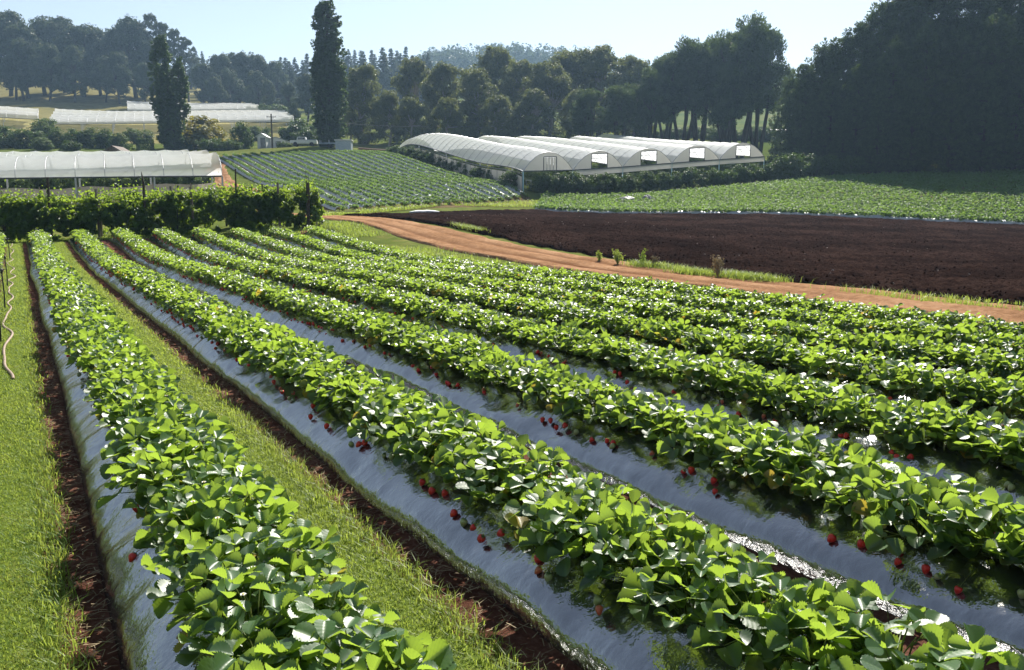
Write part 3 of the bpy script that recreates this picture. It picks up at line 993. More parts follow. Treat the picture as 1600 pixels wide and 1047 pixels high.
# ------------------------------------------------------------------ irrigation hose and risers at the left edge
ts = np.arange(9.5, 37.5, .12)
p = bed_left(0) + .99 + .05 * np.sin(ts * 2.1) + .045 * vnoise(ts * 1.4, ts * 0, 4)
x, y = pt(p, ts)
mb = MB(); mb.tube(np.stack([x, y, ground(x, y) + .035], 1), .015, 8)
o = mb.build('irrigation_hose', M['hose'], smooth=True)
tag(o, "brown irrigation hose snaking along the bed at the left edge", 'hose')
RISER = ["nearest black sprinkler riser standing by the hose", "second black sprinkler riser from the camera by the hose", "third black sprinkler riser by the hose", "farthest black sprinkler riser by the hose, close to the vine hedge"]
for k, tt in enumerate((12.2, 16.6, 21.5, 30.5)):
    x, y = pt(bed_left(0) + .93, tt)
    root = empty('sprinkler_riser', (x, y, gz(x, y)), rz=.4 * k)
    tag(root, RISER[k], 'sprinkler', 'sprinkler risers by the hose')
    mb = MB(); mb.tube([(0, 0, -.05), (.01, 0, .3), (.0, .01, .62)], [.012, .011, .011], 8); mb.build('riser_pipe', M['black'], root, smooth=True)
    mb = MB(); mb.lathe([(.001, .70), (.02, .69), (.022, .66), (.016, .62), (.001, .62)], 10); mb.tube([(0, 0, .675), (.06, 0, .69)], .006, 6)
    mb.build('sprinkler_head', M['black'], root, smooth=True)

# ------------------------------------------------------------------ foliage generators


def rand_dirs(r, n):
    d = r.normal(0, 1, (n, 3)); return d / np.linalg.norm(d, axis=1, keepdims=True)


def cards(mb, pos, nrm, r, size, aspect=.6, tint=None, fold=.15, along=None):
    n = len(pos)
    nrm = nrm / (np.linalg.norm(nrm, axis=1, keepdims=True) + 1e-9)
    a = rand_dirs(r, n) if along is None else along
    a = a - (a * nrm).sum(1, keepdims=True) * nrm
    a /= np.linalg.norm(a, axis=1, keepdims=True) + 1e-9
    b = np.cross(nrm, a)
    s = size * r.uniform(.6, 1.4, (n, 1)); w = s * aspect * r.uniform(.8, 1.2, (n, 1))
    j = r.uniform(-.15, .15, (n, 1))
    V = np.stack([pos - a * s * .5, pos + b * w * .5 + nrm * s * fold + a * s * j, pos + a * s * .5, pos - b * w * .5 + nrm * s * fold + a * s * j], 1)
    mb.add(V.reshape(-1, 3), np.arange(n * 4).reshape(n, 4), 0, .5 if tint is None else tint)


def blob_foliage(mb, blobs, n, size, r, aspect=.6, sub=.34, nsub=14, up=.35, spiky=0., zmin=None, shell=.75):
    B = np.asarray(blobs, float)
    area = (B[:, 3] * B[:, 4] + B[:, 3] * B[:, 5] + B[:, 4] * B[:, 5])
    subs, srad, stint = [], [], []
    for k in range(len(B)):
        d = rand_dirs(r, nsub)
        rad = r.uniform(shell, 1.0, (nsub, 1))
        subs.append(B[k, :3] + d * rad * B[k, 3:6]); srad.append(np.full(nsub, sub * B[k, 3:6].mean()) * r.uniform(.7, 1.3, nsub))
        stint.append(np.clip(.5 + r.normal(0, .3, nsub) + d[:, 2] * .12, 0, 1))
    subs = np.concatenate(subs); srad = np.concatenate(srad); stint = np.concatenate(stint)
    w = np.repeat(area, nsub); w = w / w.sum()
    idx = r.choice(len(subs), n, p=w)
    d = rand_dirs(r, n); rr = r.uniform(.25, 1., n) ** .6
    pos = subs[idx] + d * (srad[idx] * rr)[:, None]
    if zmin is not None: pos[:, 2] = np.maximum(pos[:, 2], zmin)
    bc = B[idx // nsub, :3]
    outw = pos - bc; outw /= np.linalg.norm(outw, axis=1, keepdims=True) + 1e-9
    tint = np.clip(stint[idx] + r.normal(0, .14, n), 0, 1)
    if spiky:
        along = outw * .6 + d * .5 + np.array([0, 0, spiky]) + r.normal(0, .3, (n, 3))
        along /= np.linalg.norm(along, axis=1, keepdims=True)
        cards(mb, pos, r.normal(0, 1, (n, 3)), r, size, aspect, tint, .1, along)
    else:
        nrm = outw * .55 + d * .4 + np.array([0, 0, up]) + r.normal(0, .45, (n, 3))
        cards(mb, pos, nrm, r, size, aspect, tint)


def limb(mb, a, b, r0, r1, r, bend=.08, sides=6, n=6):
    a, b = np.array(a, float), np.array(b, float)
    s = np.linspace(0, 1, n)[:, None]
    L = np.linalg.norm(b - a)
    P = a * (1 - s) + b * s + np.cumsum(r.normal(0, bend * L / n, (n, 3)), 0) * s * (1 - s) * 3
    P[:, 2] += (s[:, 0] * (1 - s[:, 0])) * -.15 * L
    mb.tube(P, r0 + (r1 - r0) * s[:, 0], sides)
    return P


def proto_tree(species, seed, detail=1.0):
    """returns (trunk mesh, crown mesh, height): every tree has a tapered trunk with limbs and a leafy crown of its own shape"""
    r = np.random.default_rng(seed)
    T, K = MB(), MB()
    if species == 'poplar':
        H = 25.
        limb(T, (0, 0, -.5), (0, 0, H * .9), .55, .06, r, .02, 8, 12)
        blobs = []
        prof = lambda f: np.interp(f, [0, .04, .12, .3, .5, .7, .85, .95, 1], [.55, .74, .92, 1.0, .98, .88, .74, .52, .22])
        for k in range(340):
            f = r.uniform(.02, .965); R = 2.9 * prof(f); a = r.uniform(0, 6.28); rr = R * r.uniform(.25, .84)
            c = (math.cos(a) * rr, math.sin(a) * rr, f * H)
            s = r.uniform(.38, .58) * (.55 + .45 * prof(f))
            blobs.append((*c, s, s, s * 2.0))
            if k % 5 == 0: limb(T, (0, 0, max(.8, c[2] - 3)), c, .10, .03, r, .05, 4, 4)
        blob_foliage(K, blobs, int(64000 * detail), .28, r, .7, .36, 10, .1)
        mats = (M['bark'], M['poplar'])
    elif species == 'twinpoplar':
        H = 22.
        limb(T, (0, 0, -.5), (-.5, 0, H * .92), .55, .06, r, .02, 8, 12)
        limb(T, (0, 0, 2), (1.9, .3, H * .75), .35, .05, r, .03, 8, 10)
        blobs = []
        prof = lambda f: np.interp(f, [0, .05, .2, .45, .7, .88, 1], [.5, .7, .95, 1.0, .86, .64, .2])
        for k in range(330):
            second = k % 3 == 0
            hh = H * .80 if second else H
            f = r.uniform(.02, .97); R = (1.9 if second else 2.6) * prof(f); a = r.uniform(0, 6.28); rr = R * r.uniform(.25, .84)
            cx = (2.0 if second else -.9) * min(1, f * 1.8)
            c = (cx + math.cos(a) * rr, math.sin(a) * rr, f * hh)
            s = r.uniform(.36, .56) * (.55 + .45 * prof(f))
            blobs.append((*c, s, s, s * 1.9))
        blob_foliage(K, blobs, int(64000 * detail), .28, r, .7, .36, 10, .1)
        mats = (M['bark'], M['poplar'])
    elif species in ('euc', 'hill'):
        H = 20.
        blobs = []
        top = limb(T, (0, 0, -1), (r.normal(0, .8), r.normal(0, .8), 8.5), .55, .36, r, .05, 8, 7)[-1]
        nb = 36
        for k in range(nb):
            a = k * 2.4 + r.uniform(-.5, .5); f = r.uniform(0, 1)
            zc = np.interp(f, [0, .25, .6, 1], [1.8 if species == 'euc' else 4.6, 7.5, 13.5, 18.3]); R = np.interp(f, [0, .25, .6, 1], [4.2, 5.8, 5.0, 1.4]) * r.uniform(.35, 1.1)
            s = r.uniform(1.5, 2.7)
            c = (math.cos(a) * R, math.sin(a) * R, zc)
            blobs.append((*c, s * 1.1, s * 1.1, s * r.uniform(.55, .8)))
            st = top if zc > 9 else (top[0] * .6, top[1] * .6, zc - 2.2)
            limb(T, st, (c[0], c[1], c[2] - .3), .20, .05, r, .12, 5, 6)
        blob_foliage(K, blobs, int(26000 * detail), .46 if detail >= 1 else .62, r, .6, .46, 14, .4, shell=.5)
        mats = (M['palebark'] if species == 'euc' else M['bark'], M['euc'] if species == 'euc' else M['hillpine'])
    elif species == 'macrocarpa':
        H = 20.
        blobs = []
        for m in range(4):
            a0 = r.uniform(0, 6.28); b = (math.cos(a0) * r.uniform(1, 3), math.sin(a0) * r.uniform(1, 3), r.uniform(9, 13))
            P = limb(T, (math.cos(a0) * .4, math.sin(a0) * .4, -1), b, .48, .24, r, .10, 7, 8)
            for k in range(10):
                a = r.uniform(0, 6.28); zc = r.uniform(7.6, 18.6); R = np.interp(zc, [6, 10, 15, 19], [4.8, 4.8, 3.8, 1.2]) * r.uniform(.3, 1.1)
                c = (b[0] * .7 + math.cos(a) * R, b[1] * .7 + math.sin(a) * R, zc)
                s = r.uniform(1.3, 2.3)
                blobs.append((*c, s * 1.15, s * 1.15, s * .72))
                limb(T, P[-2 if zc < 12 else -1], c, .16, .04, r, .12, 5, 5)
        blob_foliage(K, blobs, int(34000 * detail), .46, r, .40, .46, 13, .2, spiky=.35, shell=.5)
        mats = (M['bark'], M['pine'])
    elif species == 'radiata':
        H = 22.
        limb(T, (0, 0, -1), (r.normal(0, .3), r.normal(0, .3), H * .95), .50, .06, r, .02, 8, 12)
        blobs = []
        z = 1.0
        while z < H * .96:
            f = z / H
            R = np.interp(f, [0, .15, .4, .7, .9, 1], [4.4, 5.0, 4.5, 3.0, 1.5, .5])
            nb = 6 if f < .75 else 4
            a0 = r.uniform(0, 6.28)
            for k in range(nb):
                a = a0 + k * 6.283 / nb + r.uniform(-.4, .4); l = R * r.uniform(.65, 1.12)
                e = np.array([math.cos(a) * l, math.sin(a) * l, z + l * r.uniform(.02, .30)])
                limb(T, (0, 0, z), e, .09, .02, r, .06, 4, 4)
                for q in (.45, .75, 1.):
                    s = r.uniform(.62, 1.05) * (.75 + .35 * q)
                    blobs.append((e[0] * q, e[1] * q, z + (e[2] - z) * q + .15, s, s, s * .85))
            z += r.uniform(1.0, 1.5)
        blobs.append((0, 0, H * .98, .45, .45, 1.1))
        blob_foliage(K, blobs, int(34000 * detail), .44, r, .30, .44, 8, .2, spiky=.55)
        mats = (M['bark'], M['pine'])
    elif species == 'fir':
        H = 20.
        limb(T, (0, 0, -1), (0, 0, H * .97), .32, .03, r, .01, 6, 8)
        blobs = []
        z = 2.0
        while z < H:
            f = z / H; R = np.interp(f, [0, .2, .6, 1], [2.9, 3.2, 1.6, .05])
            for k in range(7):
                a = r.uniform(0, 6.28); l = R * r.uniform(.5, 1.1)
                s = r.uniform(.45, .9) * (1.15 - .95 * f)
                blobs.append((math.cos(a) * l * .75, math.sin(a) * l * .75, z - l * .05, s * 1.2, s * 1.2, s * .7))
            z += r.uniform(.5, .8)
        blob_foliage(K, blobs, int(10000 * detail), .60, r, .34, .45, 6, .2, spiky=.3)
        mats = (M['bark'], M['hillpine'])
    elif species == 'openpine':
        H = 22.
        limb(T, (0, 0, -1), (r.normal(0, .8), 0, H * .95), .45, .06, r, .04, 7, 10)
        blobs = []
        for k in range(30):
            f = r.uniform(.28, .98); a = r.uniform(0, 6.28); l = np.interp(f, [.28, .6, 1], [4.6, 3.8, .7]) * r.uniform(.5, 1.1)
            c = (math.cos(a) * l, math.sin(a) * l, f * H + l * .12)
            limb(T, (0, 0, f * H - .6), c, .10, .03, r, .08, 4, 5)
            s = r.uniform(.6, 1.15); blobs.append((*c, s * 1.4, s * 1.4, s * .55))
        blob_foliage(K, blobs, int(8000 * detail), .52, r, .34, .45, 8, .2, spiky=.3)
        mats = (M['bark'], M['hillpine'])
    elif species in ('bush', 'pale_bush', 'yellow_bush'):
        H = 2.4
        blobs = [(0, 0, 1.0, .9, .9, .9)]
        for k in range(13):
            a = r.uniform(0, 6.28); R = r.uniform(.3, 1.0); zc = r.uniform(.35, 1.85) * (1.05 - .25 * R)
            s = r.uniform(.38, .62); c = (math.cos(a) * R, math.sin(a) * R, zc)
            blobs.append((*c, s, s, s * .9))
            limb(T, (r.normal(0, .1), r.normal(0, .1), -.1), c, .035, .012, r, .1, 4, 4)
        blob_foliage(K, blobs, int(5200 * detail), .15, r, .6, .42, 12, .4, zmin=.03)
        mats = (M['bark'], M[species])
    return T.mesh('trunk', [mats[0]], smooth=True), K.mesh('crown', [mats[1]]), H


PROTO = {}
for sp, cnt, det in (('poplar', 1, 1), ('twinpoplar', 1, 1), ('euc', 4, 1.1), ('hill', 3, .6), ('macrocarpa', 3, 1), ('radiata', 3, 1), ('fir', 3, 1), ('openpine', 2, 1), ('bush', 4, 1), ('pale_bush', 2, 1), ('yellow_bush', 1, 1.6)):
    PROTO[sp] = [proto_tree(sp, 1000 + 37 * k + len(sp) * 11, det) for k in range(cnt)]
rt = np.random.default_rng(3)
NAME = {'poplar': 'poplar_tree', 'twinpoplar': 'poplar_tree', 'euc': 'eucalyptus_tree', 'hill': 'round_tree', 'macrocarpa': 'cypress_tree', 'radiata': 'conifer_tree', 'fir': 'fir_tree', 'openpine': 'pine_tree',
        'bush': 'shrub', 'pale_bush': 'shrub', 'yellow_bush': 'shrub'}


def tree(sp, px, py_top, Y, label, group=None, width=1.0, sink=0.0, var=None, cat=None, name=None, hmin=None):
    v = PROTO[sp][int(rt.integers(len(PROTO[sp]))) if var is None else var]
    tp = at(px, py_top, Y)
    g = gz(tp[0], Y)
    hgt = tp[2] - g + sink
    if hmin: hgt = max(hgt, hmin)
    sz = hgt / v[2]
    root = empty(name or NAME[sp], (tp[0], Y, g - sink), rt.uniform(0, 6.28) if sp not in ('twinpoplar',) else 0, (sz * width, sz * width, sz))
    tag(root, label, cat or ('shrub' if 'bush' in sp else 'tree'), group)
    link('trunk', v[0], root); link('crown', v[1], root)
    return root


# ------------------------------------------------------------------ trees
tree('twinpoplar', 258, 50, 150, "shorter twin stemmed dark poplar in front of the far white tunnels", 'tall poplars', 1.12)
tree('poplar', 510, -1, 145, "tallest single column poplar standing beyond the hillside rows", 'tall poplars', 1.25)

for k, (px, top, Y, w) in enumerate(((568, 96, 175, .95), (606, 140, 168, 1.0), (646, 92, 185, .9), (692, 94, 178, .95), (744, 110, 172, 1.05), (774, 75, 190, 1.0), (815, 96, 182, .95), (858, 94, 176, 1.0), (888, 77, 188, .95),
                                     (936, 74, 184, 1.1), (990, 82, 186, 1.0), (545, 150, 182, .9), (640, 150, 166, .9), (700, 150, 162, 1.0), (835, 140, 166, 1.1), (905, 138, 164, 1.0), (780, 145, 163, 1.0), (1020, 110, 186, .9))):
    tree('euc', px, top, Y, "olive green gum tree with billowing crown clumps in the belt behind the centre tunnels", 'gum trees behind the centre tunnels', w * rt.uniform(.95, 1.1))
for k, (px, top, Y, w) in enumerate(((925, 140, 152, 1.0), (972, 125, 152, .95), (1018, 105, 155, .9), (1045, 80, 160, .85), (1072, 63, 158, .85), (1100, 53, 156, .85), (1132, 50, 157, .8), (1163, 29, 152, .85), (1192, 44, 154, .8), (1140, 90, 150, .8))):
    tree('macrocarpa', px, top, Y, "dark wind shaped tree with bare lower stems in the group behind the tunnel ends", 'dark trees behind the tunnel ends', w)
for k, (px, top, Y, w) in enumerate(((1238, 118, 122, .9), (1262, 94, 119, .95), (1288, 64, 117, .95), (1322, 50, 116, .95), (1350, 32, 115, .95), (1384, -4, 114, .95), (1420, -34, 114, 1), (1458, -30, 112, 1), (1500, -40, 111, 1), (1545, -36, 110, 1), (1592, -45, 110, 1),
                                     (1300, 120, 111, .9), (1345, 100, 108, .9), (1400, 60, 106, .95), (1450, 40, 105, .95), (1505, 45, 104, .95), (1560, 20, 103, 1), (1270, 160, 112, .8), (1320, 170, 106, .8), (1430, 120, 101, .85), (1490, 130, 100, .85), (1545, 110, 99, .85), (1600, 70, 100, .9), (1375, 150, 102, .85),
                                     (1650, -40, 108, 1), (1710, -30, 106, 1), (1780, -30, 104, 1))):
    tree('radiata', px, top, Y, "dense dark conifer in the tall shelter belt at the right edge", 'conifers of the right shelter belt', w * 1.05)

hl = "bluish hazy round crowned tree in the wood on the left hill"
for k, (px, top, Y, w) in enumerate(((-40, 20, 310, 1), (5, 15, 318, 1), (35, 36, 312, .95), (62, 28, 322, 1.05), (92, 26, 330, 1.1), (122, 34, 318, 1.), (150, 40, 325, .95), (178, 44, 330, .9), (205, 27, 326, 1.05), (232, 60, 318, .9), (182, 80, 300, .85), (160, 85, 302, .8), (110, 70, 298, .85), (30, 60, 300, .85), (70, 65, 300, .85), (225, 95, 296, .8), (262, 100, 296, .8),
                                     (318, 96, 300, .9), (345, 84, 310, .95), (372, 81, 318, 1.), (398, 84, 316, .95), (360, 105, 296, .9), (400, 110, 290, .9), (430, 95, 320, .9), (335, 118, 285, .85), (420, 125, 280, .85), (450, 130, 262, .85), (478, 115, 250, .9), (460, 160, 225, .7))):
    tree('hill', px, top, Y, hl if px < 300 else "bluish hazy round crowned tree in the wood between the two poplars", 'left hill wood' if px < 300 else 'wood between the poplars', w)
for px, top, Y in ((238, 22, 325), (258, 38, 328), (276, 46, 330), (290, 62, 332), (15, 40, 305)):
    tree('openpine', px, top, Y, "airy open branched pine rising over the right end of the left hill wood" if px > 100 else "airy pine at the far left of the left hill wood", 'open pines' if px > 100 else None)
for k in range(46):
    px = 296 + k * 8.3 + rt.uniform(-3, 3); Y = rt.uniform(340, 430)
    top = np.interp(px, [290, 330, 400, 450, 530, 620, 680], [72, 92, 92, 88, 82, 76, 82]) + rt.uniform(-6, 9)
    tree('fir', px, top, Y, "pointed bluish fir in the hazy plantation behind the poplars", 'firs of the hazy plantation', rt.uniform(1.35, 1.9), hmin=14)

# far ridge wood: one bluish mass
ridge = MB(); rr_ = np.random.default_rng(8)
blobs = []
for k in range(330):
    px = rr_.uniform(655, 920) if k < 210 else rr_.uniform(920, 1300)
    Y = rr_.uniform(610, 700)
    topy = np.interp(px, [650, 690, 740, 830, 900, 915, 960, 1000, 1040, 1220, 1300], [82, 71, 69, 66, 70, 90, 96, 92, 96, 108, 110])
    tp = at(px, topy + rr_.uniform(0, 26), Y)
    s = rr_.uniform(4, 8)
    blobs.append((tp[0], Y, tp[2] - s, s, s, s * 1.0))
    blobs.append((tp[0] + rr_.normal(0, 3), Y - 2, tp[2] - s * 2.4, s * 1.1, s * 1.1, s * 1.6))
blob_foliage(ridge, blobs, 60000, 2.2, rr_, .6, .4, 8, .3)
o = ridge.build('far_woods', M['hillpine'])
tag(o, "faded blue wood along the farthest ridge behind the gum trees", 'woods', kind='stuff')

# ------------------------------------------------------------------ shrubs and garden in front of the far tunnels
GARDEN = [  # species, px, top, Y, width, label
    ('bush', 8, 194, 158, 1.4, "dark garden shrub at the far left under the small far tunnel"),
    ('bush', 40, 200, 156, 1.5, "dark garden shrub second from the left edge"),
    ('pale_bush', 68, 178, 172, .75, "pale upright shrub at the left end of the long far tunnel"),
    ('pale_bush', 62, 212, 148, 1.2, "greyish low shrub left of the clipped round bush"),
    ('bush', 90, 200, 158, 1.0, "dark tall hedge plant behind the clipped round bush"),
    ('bush', 108, 216, 147, .9, "clipped round dark bush above the left tunnel roof"),
    ('bush', 118, 196, 160, 1.0, "dark hedge plant right behind the clipped round bush"),
    ('bush', 142, 195, 160, 1.0, "dark hedge plant above the small brown roof"),
    ('bush', 165, 197, 158, 1.0, "dark hedge plant right of centre in the garden hedge"),
    ('bush', 188, 206, 154, .9, "last dark hedge plant before the open garden gap"),
    ('pale_bush', 214, 197, 176, 1.2, "small spreading fruit tree in the garden gap"),
    ('yellow_bush', 300, 173, 158, 1.35, "round yellow flowering shrub right of the shorter poplar"),
    ('pale_bush', 338, 200, 190, 1.0, "small pale shrub below the long far tunnel"),
    ('bush', 330, 212, 146, 1.2, "low bushy shrub behind the left tunnel roof corner"),
    ('bush', 352, 214, 144, 1.2, "low bushy shrub at the top of the orange track"),
    ('bush', 374, 186, 152, .62, "upright dark shrub left of the power pole"),
    ('pale_bush', 403, 194, 185, 1.1, "small pale shrub beside the power pole"),
    ('bush', 468, 180, 170, 1.0, "brownish dark shrub left of the tallest poplar"),
    ('bush', 485, 195, 165, 1.0, "dark shrub at the foot of the tallest poplar"),
    ('bush', 440, 219, 150, .8, "low shrub between the pale blue shed and the white pickup"),
    ('bush', 452, 224, 147, .8, "small shrub at the top of the hillside rows by the white pickup"),
    ('pale_bush', 427, 160, 250, 1.3, "rounded pale tree at the right end of the upper far tunnel")]
for sp, px, top, Y, w, lab in GARDEN:
    tree(sp, px, top, Y, lab, None, w * 1.3, sink=.4)
# clipped garden hedges
for k, (px, top, Y, wd, lab) in enumerate(((226, 218, 152, 2.6, "clipped square hedge block in the garden left of the shorter poplar"), (290, 217, 152, 1.6, "clipped hedge pillar right of the shorter poplar"))):
    a = at(px, top, Y); g = gz(a[0], Y); hh = a[2] - g
    mb = MB(); r = np.random.default_rng(60 + k); n = 2600
    pos = np.stack([r.uniform(-wd / 2, wd / 2, n), r.uniform(-.6, .6, n), r.uniform(0, hh, n)], 1)
    ax = r.integers(0, 3, n); sgn = r.choice([-1, 1], n)
    lim = np.array([wd / 2, .6, hh / 2])
    for q in range(3):
        mk = ax == q
        pos[mk, q] = (hh if q == 2 else sgn[mk] * lim[q]) + r.normal(0, .05, mk.sum())
    nr = r.normal(0, .5, (n, 3)); nr[np.arange(n), ax] += sgn
    cards(mb, pos, nr, r, .22, .7, np.clip(r.normal(.6, .2, n), 0, 1))
    o = mb.build('clipped_hedge', M['bush'], loc=(a[0], Y, g)); tag(o, lab, 'hedge')

# ------------------------------------------------------------------ bushes by the centre tunnels
front = [at(818, 0, 87)[:2], at(898, 0, 92.6)[:2], at(978, 0, 98.3)[:2], at(1057, 0, 104)[:2], at(1133, 0, 109.5)[:2], at(1205, 0, 115)[:2]]
ax_dir = np.array([-.375, .927])
for k in range(20):
    px = 846 + k * 23.5 + rt.uniform(-4, 4); Y = 88 + (px - 846) / 440 * 15
    bott = np.interp(px, [840, 1000, 1180, 1300], [306, 304, 292, 281])
    x = at(px, bott, Y)[0]; g = gz(x, Y)
    ht = 2.3 + rt.uniform(-.2, .35) + (1.0 if px > 1210 else 0)
    v = PROTO['bush'][int(rt.integers(4))]
    root = empty('cane_bush', (x, Y, g - .1), rt.uniform(0, 6), (ht / 2.4 * 1.15, ht / 2.4 * 1.15, ht / 2.4))
    tag(root, "dark leafy cane bush in the thick row below the open tunnel ends", 'bush', 'cane bushes below the tunnel ends')
    link('trunk', v[0], root); link('crown', v[1], root)
for k in range(30):
    f = k / 29; q = (f * 3) % 1; w_ = int(f * 2.99)
    P_ = np.array(front[0]) * (1 - q) + np.array(front[5]) * q + ax_dir * (2.5 + 5 * w_)
    g = gz(*P_); v = PROTO['bush'][int(rt.integers(4))]
    root = empty('cane_bush', (P_[0], P_[1], g - .1), rt.uniform(0, 6), (1.25, 1.25, .82))
    tag(root, "shaded cane bush growing under the roofs of the centre polytunnels", 'bush', 'cane bushes under the centre tunnels')
    link('trunk', v[0], root); link('crown', v[1], root)
for k in range(22):
    px = 1025 + k * 9; tree('bush', px, 201 + rt.uniform(-7, 6), 172 + rt.uniform(0, 14), "dim undergrowth shrub behind the bare stems of the dark trees", 'undergrowth behind the dark trees', 1.5)
for k in range(15):
    f = k / 14
    a = at(608 + f * 165, 247 + f * 37, 131 - f * 35)
    g = gz(a[0], a[1]); ht = 1.9 + rt.uniform(-.2, .3)
    v = PROTO['bush'][int(rt.integers(4))]
    root = empty('hedge_bush', (a[0], a[1], g - .1), rt.uniform(0, 6), (ht / 2.4 * 1.25, ht / 2.4 * 1.25, ht / 2.4))
    tag(root, "dark bush in the hedge running down the left side of the first centre tunnel", 'bush', 'hedge bushes left of the centre tunnels')
    link('trunk', v[0], root); link('crown', v[1], root)
for k, (px, top, Y) in enumerate(((1232, 232, 112), (1255, 225, 114), (1225, 218, 125), (1290, 240, 106), (1335, 240, 104))):
    tree('bush', px, top, Y, "dark shrub filling the gap between the tunnel ends and the conifer belt", 'shrubs at the foot of the conifers', 1.3)

# ------------------------------------------------------------------ poly tunnels


def tunnel(label, group, f0, f1, b0, b1, rise, leg, ends=('open',), n_hoops=20, side_screen=False, valance=False, post_front=True, legmat='steel', sub=3, gutter=True, postn=5, hoop_out=-.012):
    """f0,f1: plan points of the near end's two feet; b0,b1: of the far end's. leg: eave height over ground"""
    f0, f1, b0, b1 = [np.array(v, float) for v in (f0, f1, b0, b1)]
    root_xy = f0
    rz0 = gz(*root_xy)
    root = empty('polytunnel', (f0[0], f0[1], rz0))
    tag(root, label, 'polytunnel', group)
    org = np.array([f0[0], f0[1], rz0])
    n = (n_hoops - 1) * sub + 1
    s = np.linspace(0, 1, n)[:, None]
    L = f0 * (1 - s) + b0 * s; Rr = f1 * (1 - s) + b1 * s
    zl = ground(L[:, 0], L[:, 1]) + leg; zr = ground(Rr[:, 0], Rr[:, 1]) + leg
    na = 17
    th = np.linspace(0, math.pi, na)
    k = (1 - np.cos(th)) / 2
    hgt = np.sin(th) ** .9 * rise
    if hoop_out < 0:                                             # flatter arc that meets the rail at an angle
        hgt = (1 - np.abs(2 * k - 1) ** 2.1) * rise
    sag = np.where(np.arange(n) % sub == 0, 0, -.10)[:, None]
    P = np.concatenate([L, zl[:, None]], 1)[:, None] * (1 - k)[None, :, None] + np.concatenate([Rr, zr[:, None]], 1)[:, None] * k[None, :, None]
    P[..., 2] += hgt[None] * 1.0 + sag * np.sin(th)[None]
    cov = MB(); cov.grid((P - org).reshape(-1, 3), n, na)
    cov.build('cover', M['cover'], root, smooth=True)
    hp = MB()
    for i in range(0, n, sub):
        hp.tube(P[i] - org + (0, 0, hoop_out), .035 if hoop_out < 0 else .022, 5)
    hp.build('hoop_frame', M['steel'], root, smooth=True)
    if gutter:
        g = MB(); g.tube(np.concatenate([L, zl[:, None] - .04], 1) - org, .07, 6); g.tube(np.concatenate([Rr, zr[:, None] - .04], 1) - org, .07, 6)
        g.build('eave_rail', M['darksteel'], root)
    for i in np.linspace(0, n - 1, postn).astype(int):
        for side, E, zz in ((0, L, zl), (1, Rr, zr)):
            if side == 1 and not post_front: continue
            mb = MB(); mb.tube([(E[i, 0] - org[0], E[i, 1] - org[1], zz[i] - leg - .3 - org[2]), (E[i, 0] - org[0], E[i, 1] - org[1], zz[i] - .05 - org[2])], .075, 8)
            mb.build('post', M[legmat if i == 0 else 'steel'], root)
    # end wall at the near end
    a = np.array([*f0, zl[0]]); b = np.array([*f1, zr[0]])
    fwd = np.array([*(b0 - f0), 0.]); fwd /= np.linalg.norm(fwd)
    for kind in ends:
        def wall_pt(kk, hh): return a * (1 - kk) + b * kk + np.array([0, 0, hh]) + fwd * .05 - org
        def arch(kk): return np.interp(kk, k, hgt)
        d0, d1 = (.40, .66) if kind == 'closed' else (.36, .68)
        dh = rise * (.74 if kind == 'closed' else .84)
        w = MB()
        for (ka, kb) in ((0.001, d0), (d1, .999)):
            ks = np.linspace(ka, kb, 9)
            V = np.array([wall_pt(q, 0) for q in ks] + [wall_pt(q, max(.01, arch(q) - .015)) for q in ks])
            w.add(V, [(j, j + 1, 9 + j + 1, 9 + j) for j in range(8)])
        ks = np.linspace(d0, d1, 7)
        V = np.array([wall_pt(q, dh) for q in ks] + [wall_pt(q, max(dh + .005, arch(q) - .015)) for q in ks])
        w.add(V, [(j, j + 1, 7 + j + 1, 7 + j) for j in range(6)])
        w.build('end_wall', M['endfilm'], root)
        fr = MB()
        for q in (d0, d1): fr.tube([wall_pt(q, 0), wall_pt(q, dh)], .05, 6)
        fr.tube([wall_pt(d0, dh), wall_pt(d1, dh)], .05, 6)
        fr.tube([wall_pt(0.01, 0), wall_pt(.99, 0)], .06, 6)
        fr.build('door_frame', M['darksteel'], root)
        if kind == 'closed':
            dp = MB(); fd = MB()
            for m in range(4):
                qa = d0 + (d1 - d0) * m / 4 + .004; qb = d0 + (d1 - d0) * (m + 1) / 4 - .004
                dp.add([wall_pt(qa, .06), wall_pt(qb, .06), wall_pt(qb, dh - .06), wall_pt(qa, dh - .06)], [(0, 1, 2, 3)])
                fd.tube([wall_pt(qb, .06), wall_pt(qb, dh - .06)], .02, 4)
            d_ = dp.build('door', M['endfilm'], root); fd.build('door_bar', M['steel'], d_)
        if kind == 'open':
            ct = MB(); inn = fwd * 1.6                   # rolled inner curtain rails seen through the opening
            ct.tube([wall_pt(d0, dh * .72) + inn, wall_pt(d1, dh * .72) + inn], .03, 5)
            for q in np.linspace(d0, d1, 4): ct.tube([wall_pt(q, dh * .98) + inn * .2, wall_pt(q, dh * .5) + inn * 1.2], .02, 4)
            ct.build('inner_rail', M['steel'], root)
    if valance:
        v = MB()
        V = [a + (0, 0, -.06) - org, b + (0, 0, -.06) - org, b + (0, 0, -.62) - org, a + (0, 0, -.62) - org]
        V = np.array(V) - fwd * .06
        v.add(V, [(0, 1, 2, 3)]); v.build('valance', M['endfilm'], root)
